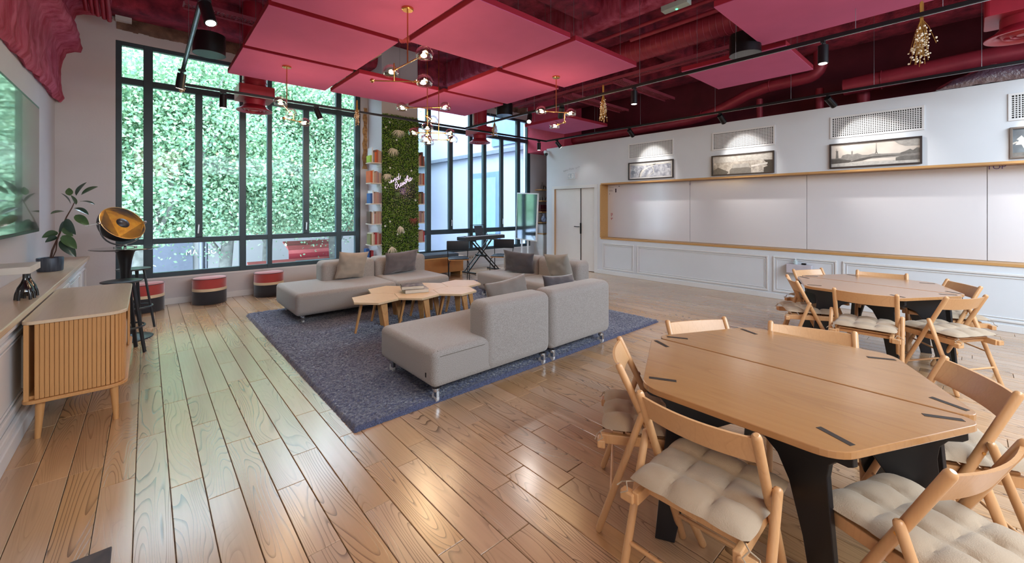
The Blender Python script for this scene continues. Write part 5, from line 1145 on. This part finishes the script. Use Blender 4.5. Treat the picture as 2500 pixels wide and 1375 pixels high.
zf = lambda px, py: (rx(px, py, XP).y, rx(px, py, XP).z)
y1_, z1_ = zf(1330, 352); y2_, z2_ = zf(1720, 268); y3_, z3_ = zf(1830, 230)
pipe('long dark red pipe above the partition, kinked in the middle', [(XP, 6.9, 3.26), (XP, y2_ + .3, 3.30)] + bend((XP, y2_, 3.34), (XP, y2_ - .3, 3.40), (XP, y3_, 3.62)) + [(XP, y3_ - .3, 3.68)] + bend((XP, 1.9, 3.70), (XP, 1.66, 3.70), (XP, 1.66, 3.95)) + [(XP, 1.66, 4.6)], .10, REDD, [(XP, 3.6, 3.36), (XP, 2.4, 3.69)])
pipe('thick dark red pipe above the partition at the right', [(XP - .05, 1.35, 3.42), (XP - .05, 0, 3.48), (XP - .05, -2.5, 3.52)], .13, REDD, [(XP - .05, .9, 3.44), (XP - .05, -.5, 3.49)])
for i, px_ in enumerate((1853, 2000, 2107)):
    y_ = rx(px_, 250, XP + .25).y; pipe(['thin upright dark red pipe left behind the partition top', 'thin upright dark red pipe in the middle behind the partition top', 'thicker upright dark red pipe right behind the partition top'][i], [(XP + .28, y_, 2.9), (XP + .28, y_, 3.55)], (.055, .06, .085)[i])
pipe('thin red conduit running along the ceiling above the spiral duct', [(5.3, -1, 4.12), (5.3, 6.5, 4.12)], .025)
pipe('thin red conduit beside the rough beam', [(5.42, -1, 4.02), (5.42, 3.4, 4.02)], .03)
for i, x_ in enumerate((-.60, -.54, -.49, -.43, -.38)):
    pipe('red ribbed pipe of the bundle at the top left pier, %s from the beam' % ['first', 'second', 'third', 'fourth', 'fifth'][i], [(x_, 7.45, 4.22), (x_, 7.45, 4.68)] if False else [(x_, 7.9, 4.16 - .02 * i), (x_, 7.2, 4.30), (x_, 6.0, 4.36)], .026, REDM)
# perforated cable trays
def tray(label, p0, p1, w_, mat):
    t = thing('cable_tray', label, 'cable tray', p0, 0); p0 = Vector(p0); d = Vector(p1) - p0; L_ = d.length; u = d.normalized(); s = Vector((-u.y, u.x, 0)); n = int(L_ / .05); m = MB(); zv = Vector((0, 0, 1))
    for a in (-w_ / 2, w_ / 2): m.beam(s * a, s * a + d, .004, .05)
    for k in range(1, 4): m.beam(s * (-w_ / 2 + w_ * k / 4), s * (-w_ / 2 + w_ * k / 4) + d, .02, .003)
    for k in range(n): q_ = u * (k * .05); m.beam(q_ - s * w_ / 2, q_ + s * w_ / 2, .022, .003)
    obj('perforated_base', m, mat, t, kind='stuff')
TRM = pm('tray_paint', '#9a4052', .6, metal=.2)
tray('long perforated cable tray under the spiral duct', (6.0, -1.5, 3.70), (6.0, 6.6, 3.70), .16, TRM)
tray('perforated cable tray crossing towards the partition', (5.9, 5.05, 3.62), (7.8, 5.05, 3.62), .22, TRM)
tray('short perforated cable tray crossing beside the long one', (5.9, 3.95, 3.64), (7.7, 3.95, 3.64), .2, TRM)
tray('perforated cable tray over the drum lamp at the upper left', (.35, 6.55, 4.05), (2.3, 6.55, 4.05), .2, TRM)
tray('perforated cable tray hung from the ceiling above the big window side', (.2, 4.6, 4.1), (.2, 6.3, 4.1), .22, TRM)
tag(obj('junction_box', MB().box(-.335, YW - .12, 4.22, -.16, YW - .001, 4.33), WM, bev=.003), 'small white box under the beam at the upper left corner of the big window', 'box')
# emergency light with green lamp
p = fl(1650, 14, 3.72); em = thing('emergency_light', 'white emergency light box with a green lamp at the top centre right', 'emergency light', (p.x, p.y, 3.72), math.radians(90))
obj('case', MB().box(-.15, -.05, -.03, .15, .05, .03), pm('emergency_case', '#a8b7b0', .4), em, bev=.004); obj('green_lamp', MB().cyl((0, -.02, -.034), (0, -.02, -.03), .012, n=14), emit('green_led', (.05, 1, .25), 6), em); obj('hanger', MB().box(-.01, -.01, .03, .01, .01, ZC - 3.72), REDM, em)
# plastic sheet over the partition top
bm3 = []; n1, n2 = 60, 14; vs = []
for i in range(n1 + 1):
    t_ = i / n1; y_ = .30 - 2.0 * t_; hgt = .26 * min(1, (t_ / .22)) ** .7 * (1 - .2 * t_)
    for j in range(n2 + 1):
        v_ = j / n2; a = PI * v_; x_ = XR + .17 - .24 * math.cos(a) * (1 if v_ < .5 else .6); z_ = 3.043 + hgt * math.sin(a) ** .7 + .03 * mnoise.noise(Vector((y_ * 9, v_ * 6, 1))) + .012 * mnoise.noise(Vector((y_ * 30, v_ * 20, 5)))
        vs.append((x_ if j else XR - .01, y_ + .04 * mnoise.noise(Vector((y_ * 5, v_ * 9, 3))), max(3.042, z_)))
fs = [(i * (n2 + 1) + j, (i + 1) * (n2 + 1) + j, (i + 1) * (n2 + 1) + j + 1, i * (n2 + 1) + j + 1) for i in range(n1) for j in range(n2)]
tag(obj('plastic_sheet', MB().add(vs, fs), pm('clear_plastic', '#5a4a58', .12, coat=1, spec=1, bump=.8, bscale=30), smooth=True, ang=180), 'crumpled shiny plastic sheet lying on the partition top at the right', 'plastic sheet')

# ================================================================= OUTSIDE
GZ = -4.4
struct('street', MB().box(-30, YW + .5, GZ - .1, 40, 34, GZ), pm('asphalt', '#6a6c70', .9, scale=1))
facm = pm('facade_stone', '#9c9a98', .8, var=.04, scale=.5); glm = pm('facade_glass', '#7d8da0', .15, var=.2, scale=.3)
fb = thing('facing_building', 'pale stone shop building across the street behind the trees', 'building', (2, 24, GZ))
obj('wall', MB().box(-26, 0, 0, 40, 3, 12.2), facm, fb)
signm = pm('sign_letters', '#f4f4f2', .4); 
obj('fascia', MB().box(-26, -.10, 2.9, -.4, 0, 4.35), pm('fascia_grey', '#686d7a', .6), fb)
for k in range(7):
    x_ = -9.5 + k * 1.35
    f_ = obj('shop_window', MB().box(x_, -.06, .3, x_ + 1.1, .0, 2.7), pm('shop_white', '#8f95a4', .4) if 'shop_white' not in bpy.data.materials else bpy.data.materials['shop_white'], fb); obj('pane', MB().box(x_ + .08, -.08, .4, x_ + 1.02, -.06, 2.6), glm if k % 3 == 1 else bpy.data.materials['shop_white'], f_)
obj('menu_band', MB().box(-8.2, -.14, 2.62, -3.0, -.1, 2.86), pm('band_brown', '#8a6a5c', .6), fb)
for fl_ in range(2):
    for k in range(14):
        x_ = -18 + k * 2.9; z_ = 5.3 + fl_ * 3.1; f_ = obj('window', MB().box(x_, -.05, z_, x_ + 1.25, 0, z_ + 2.1), pm('window_surround', '#e0dcd4', .6) if 'window_surround' not in bpy.data.materials else bpy.data.materials['window_surround'], fb); obj('pane', MB().box(x_ + .1, -.07, z_ + .1, x_ + 1.15, -.05, z_ + 2.0), glm, f_)
a = ry(453, 619, 23.88); b_ = ry(527, 611, 23.88); o = txt('sign_letters', 'MANGO', .62, signm, (0, 0, 0), (PI / 2, 0, 0), fb, .02, 'LEFT', 1.12, 1.0)
wd = max(v.co.x for v in o.data.vertices) - min(v.co.x for v in o.data.vertices); k_ = (b_.x - a.x) / wd; ht_ = .40; h0 = max(v.co.y for v in o.data.vertices); o.scale = (k_, .23 / h0 * 1.0, 1); o.location = (a.x - 2, -.125, a.z - GZ - .08)
lp = thing('lamp_post', 'grey street lamp post in front of the shop sign', 'lamp post', (ry(493, 640, 20).x, 20, GZ)); obj('base', MB().lathe([(.32, 0), (.32, .25), (.30, 2.55), (.52, 2.7), (.52, 2.8), (.2, 2.85)], 24), GREY, lp, smooth=True, ang=40); obj('pole', MB().cyl((0, 0, 2.8), (0, 0, 10), .11, .09, 16), GREY, lp, smooth=True); obj('sleeve', MB().cyl((.13, 0, 2.8), (.13, 0, 5.2), .06, .06, 12), GREY, lp)
red_aw = pm('awning_red', '#cf6a68', .7, var=.05); awt = pm('awning_text', '#e3d9cf', .7)
def awning(label, x0, x1, y, zb, zt, dep, lip):
    t = thing('awning', label, 'awning', (x0, y, zb), 0, 'red awnings across the street'); pr_ = [(0, zt - zb), (-dep * .35, zt - zb - .10), (-dep * .75, (zt - zb) * .72), (-dep, (zt - zb) * .35), (-dep, 0), (-dep + .03, 0), (-dep + .03, (zt - zb) * .33), (0, (zt - zb) * .9)]
    M_ = Matrix(((0, 0, 1, 0), (1, 0, 0, 0), (0, 1, 0, 0), (0, 0, 0, 1))); obj('canopy', MB().prism(pr_, 0, x1 - x0, M_), red_aw, t)
    obj('lip', MB().box(0, -dep - .012, -lip, x1 - x0, -dep, .02), pm('awning_lip', '#b23a42', .7) if 'awning_lip' not in bpy.data.materials else bpy.data.materials['awning_lip'], t)
    return t
def W(px, py, Y): return ry(px, py, Y)
a = W(603, 652, 16); b_ = W(822, 632, 16); t = awning('long red awning low in the big window view, pale lettering on its lip', a.x, b_.x, 16, -.92, -.30, 1.0, .26)
rr_ = random.Random(9); m = MB(); x_ = .95
while x_ < 2.6: w_ = rr_.uniform(.05, .09); m.box(x_, -1.03, -.19, x_ + .02, -1.013, -.05); m.box(x_, -1.03, -.08 if rr_.random() < .5 else -.19, x_ + w_, -1.013, -.05 if rr_.random() < .5 else -.16); x_ += w_ + .05
obj('pale_lettering', m, awt, t)
a = W(690, 608, 17.5); b_ = W(812, 596, 17.5); awning('red awning above the long one, seen between the leaves', a.x, b_.x, 17.5, -.20, .22, .9, .2)
a = W(600, 575, 21); b_ = W(875, 545, 21); awning('narrow red awning farther back, under the window rail', a.x, b_.x + 1, 21, .55, .98, .9, .22)
# building beside the right window
sw = thing('side_building', 'pale rendered building with a ledge and tall window outside the right window', 'building', (9.35, 8.9, GZ))
rend = pm('pale_render', '#8f94a6', .8, var=.02, scale=.6)
obj('wall', MB().box(0, 0, 0, 3, 14, 16), rend, sw)
obj('ledge', MB().box(-.18, -.05, 7.82, 0, 14, 7.95), pm('ledge_grey', '#5f6674', .6), sw)
y0_ = rx(1222, 500, 9.35).y - 8.9; y1_ = rx(1150, 500, 9.35).y - 8.9
f_ = obj('tall_window', MB().box(-.07, y0_, 3.6, 0, y1_, 7.2), pm('side_frame', '#5f7594', .5), sw); m = MB(); obj('pane', MB().box(-.085, y0_ + .18, 3.85, -.07, (y0_ + y1_) / 2 - .1, 7.0), pm('side_glass', '#7d98a2', .1, coat=.5), f_); obj('pane', MB().box(-.085, (y0_ + y1_) / 2 + .1, 3.85, -.07, y1_ - .18, 7.0), bpy.data.materials['side_glass'], f_)
obj('railing', MB().box(-.12, y0_ - .1, 3.5, -.06, y1_ + .1, 3.95), pm('rail_grey', '#6b7a94', .5), sw)
obj('upper_window', MB().box(-.07, .9, 8.1, 0, 2.6, 9.6), bpy.data.materials['side_frame'], sw)
tag(obj('low_roof', MB().box(3.9, 9.2, GZ, 9.3, 16, -.35), pm('roof_pale', '#8e94a0', .8, var=.1)), 'pale flat roof outside below the right window', 'roof')
# trees
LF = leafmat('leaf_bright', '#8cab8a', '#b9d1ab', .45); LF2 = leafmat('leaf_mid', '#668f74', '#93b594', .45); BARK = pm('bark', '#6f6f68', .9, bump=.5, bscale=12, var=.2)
def tree(label, x, y, zc, rx_, ry_, rz_, n, seed, lean=.3):
    t = thing('plane_tree', label, 'tree', (x, y, GZ), 0); r = np.random.RandomState(seed); rr = random.Random(seed)
    top = Vector((lean, 0, zc - GZ)); pts = [Vector((0, 0, 0)), Vector((.05, 0, 2.2)), Vector((lean * .4, .1, 4.2)), Vector((lean, 0, zc - GZ)), Vector((lean * 1.2, 0, zc - GZ + rz_ * .6))]
    obj('trunk', MB().tube(pts, .2, 12, rs=[.24, .20, .17, .11, .04]), BARK, t, smooth=True)
    m = MB(); tips = []
    for k in range(16):
        s0 = pts[2].lerp(pts[3], rr.random() * 1.0); a = rr.uniform(0, 2 * PI); e_ = Vector((math.cos(a) * rx_ * .8, math.sin(a) * ry_ * .8, rr.uniform(-.5, .8) * rz_)) + top; md = s0.lerp(e_, .5) + Vector((0, 0, .3)); m.tube([s0, md, e_], .05, 6, rs=[.07, .045, .015]); tips += [md, e_]
    obj('branches', m, BARK, t, smooth=True)
    nc = 170; u = r.randn(nc, 3); u /= np.linalg.norm(u, axis=1)[:, None]; cc = u * (r.rand(nc, 1) ** .45) * np.array([[rx_, ry_, rz_]]) + np.array([[top.x, top.y, top.z]])
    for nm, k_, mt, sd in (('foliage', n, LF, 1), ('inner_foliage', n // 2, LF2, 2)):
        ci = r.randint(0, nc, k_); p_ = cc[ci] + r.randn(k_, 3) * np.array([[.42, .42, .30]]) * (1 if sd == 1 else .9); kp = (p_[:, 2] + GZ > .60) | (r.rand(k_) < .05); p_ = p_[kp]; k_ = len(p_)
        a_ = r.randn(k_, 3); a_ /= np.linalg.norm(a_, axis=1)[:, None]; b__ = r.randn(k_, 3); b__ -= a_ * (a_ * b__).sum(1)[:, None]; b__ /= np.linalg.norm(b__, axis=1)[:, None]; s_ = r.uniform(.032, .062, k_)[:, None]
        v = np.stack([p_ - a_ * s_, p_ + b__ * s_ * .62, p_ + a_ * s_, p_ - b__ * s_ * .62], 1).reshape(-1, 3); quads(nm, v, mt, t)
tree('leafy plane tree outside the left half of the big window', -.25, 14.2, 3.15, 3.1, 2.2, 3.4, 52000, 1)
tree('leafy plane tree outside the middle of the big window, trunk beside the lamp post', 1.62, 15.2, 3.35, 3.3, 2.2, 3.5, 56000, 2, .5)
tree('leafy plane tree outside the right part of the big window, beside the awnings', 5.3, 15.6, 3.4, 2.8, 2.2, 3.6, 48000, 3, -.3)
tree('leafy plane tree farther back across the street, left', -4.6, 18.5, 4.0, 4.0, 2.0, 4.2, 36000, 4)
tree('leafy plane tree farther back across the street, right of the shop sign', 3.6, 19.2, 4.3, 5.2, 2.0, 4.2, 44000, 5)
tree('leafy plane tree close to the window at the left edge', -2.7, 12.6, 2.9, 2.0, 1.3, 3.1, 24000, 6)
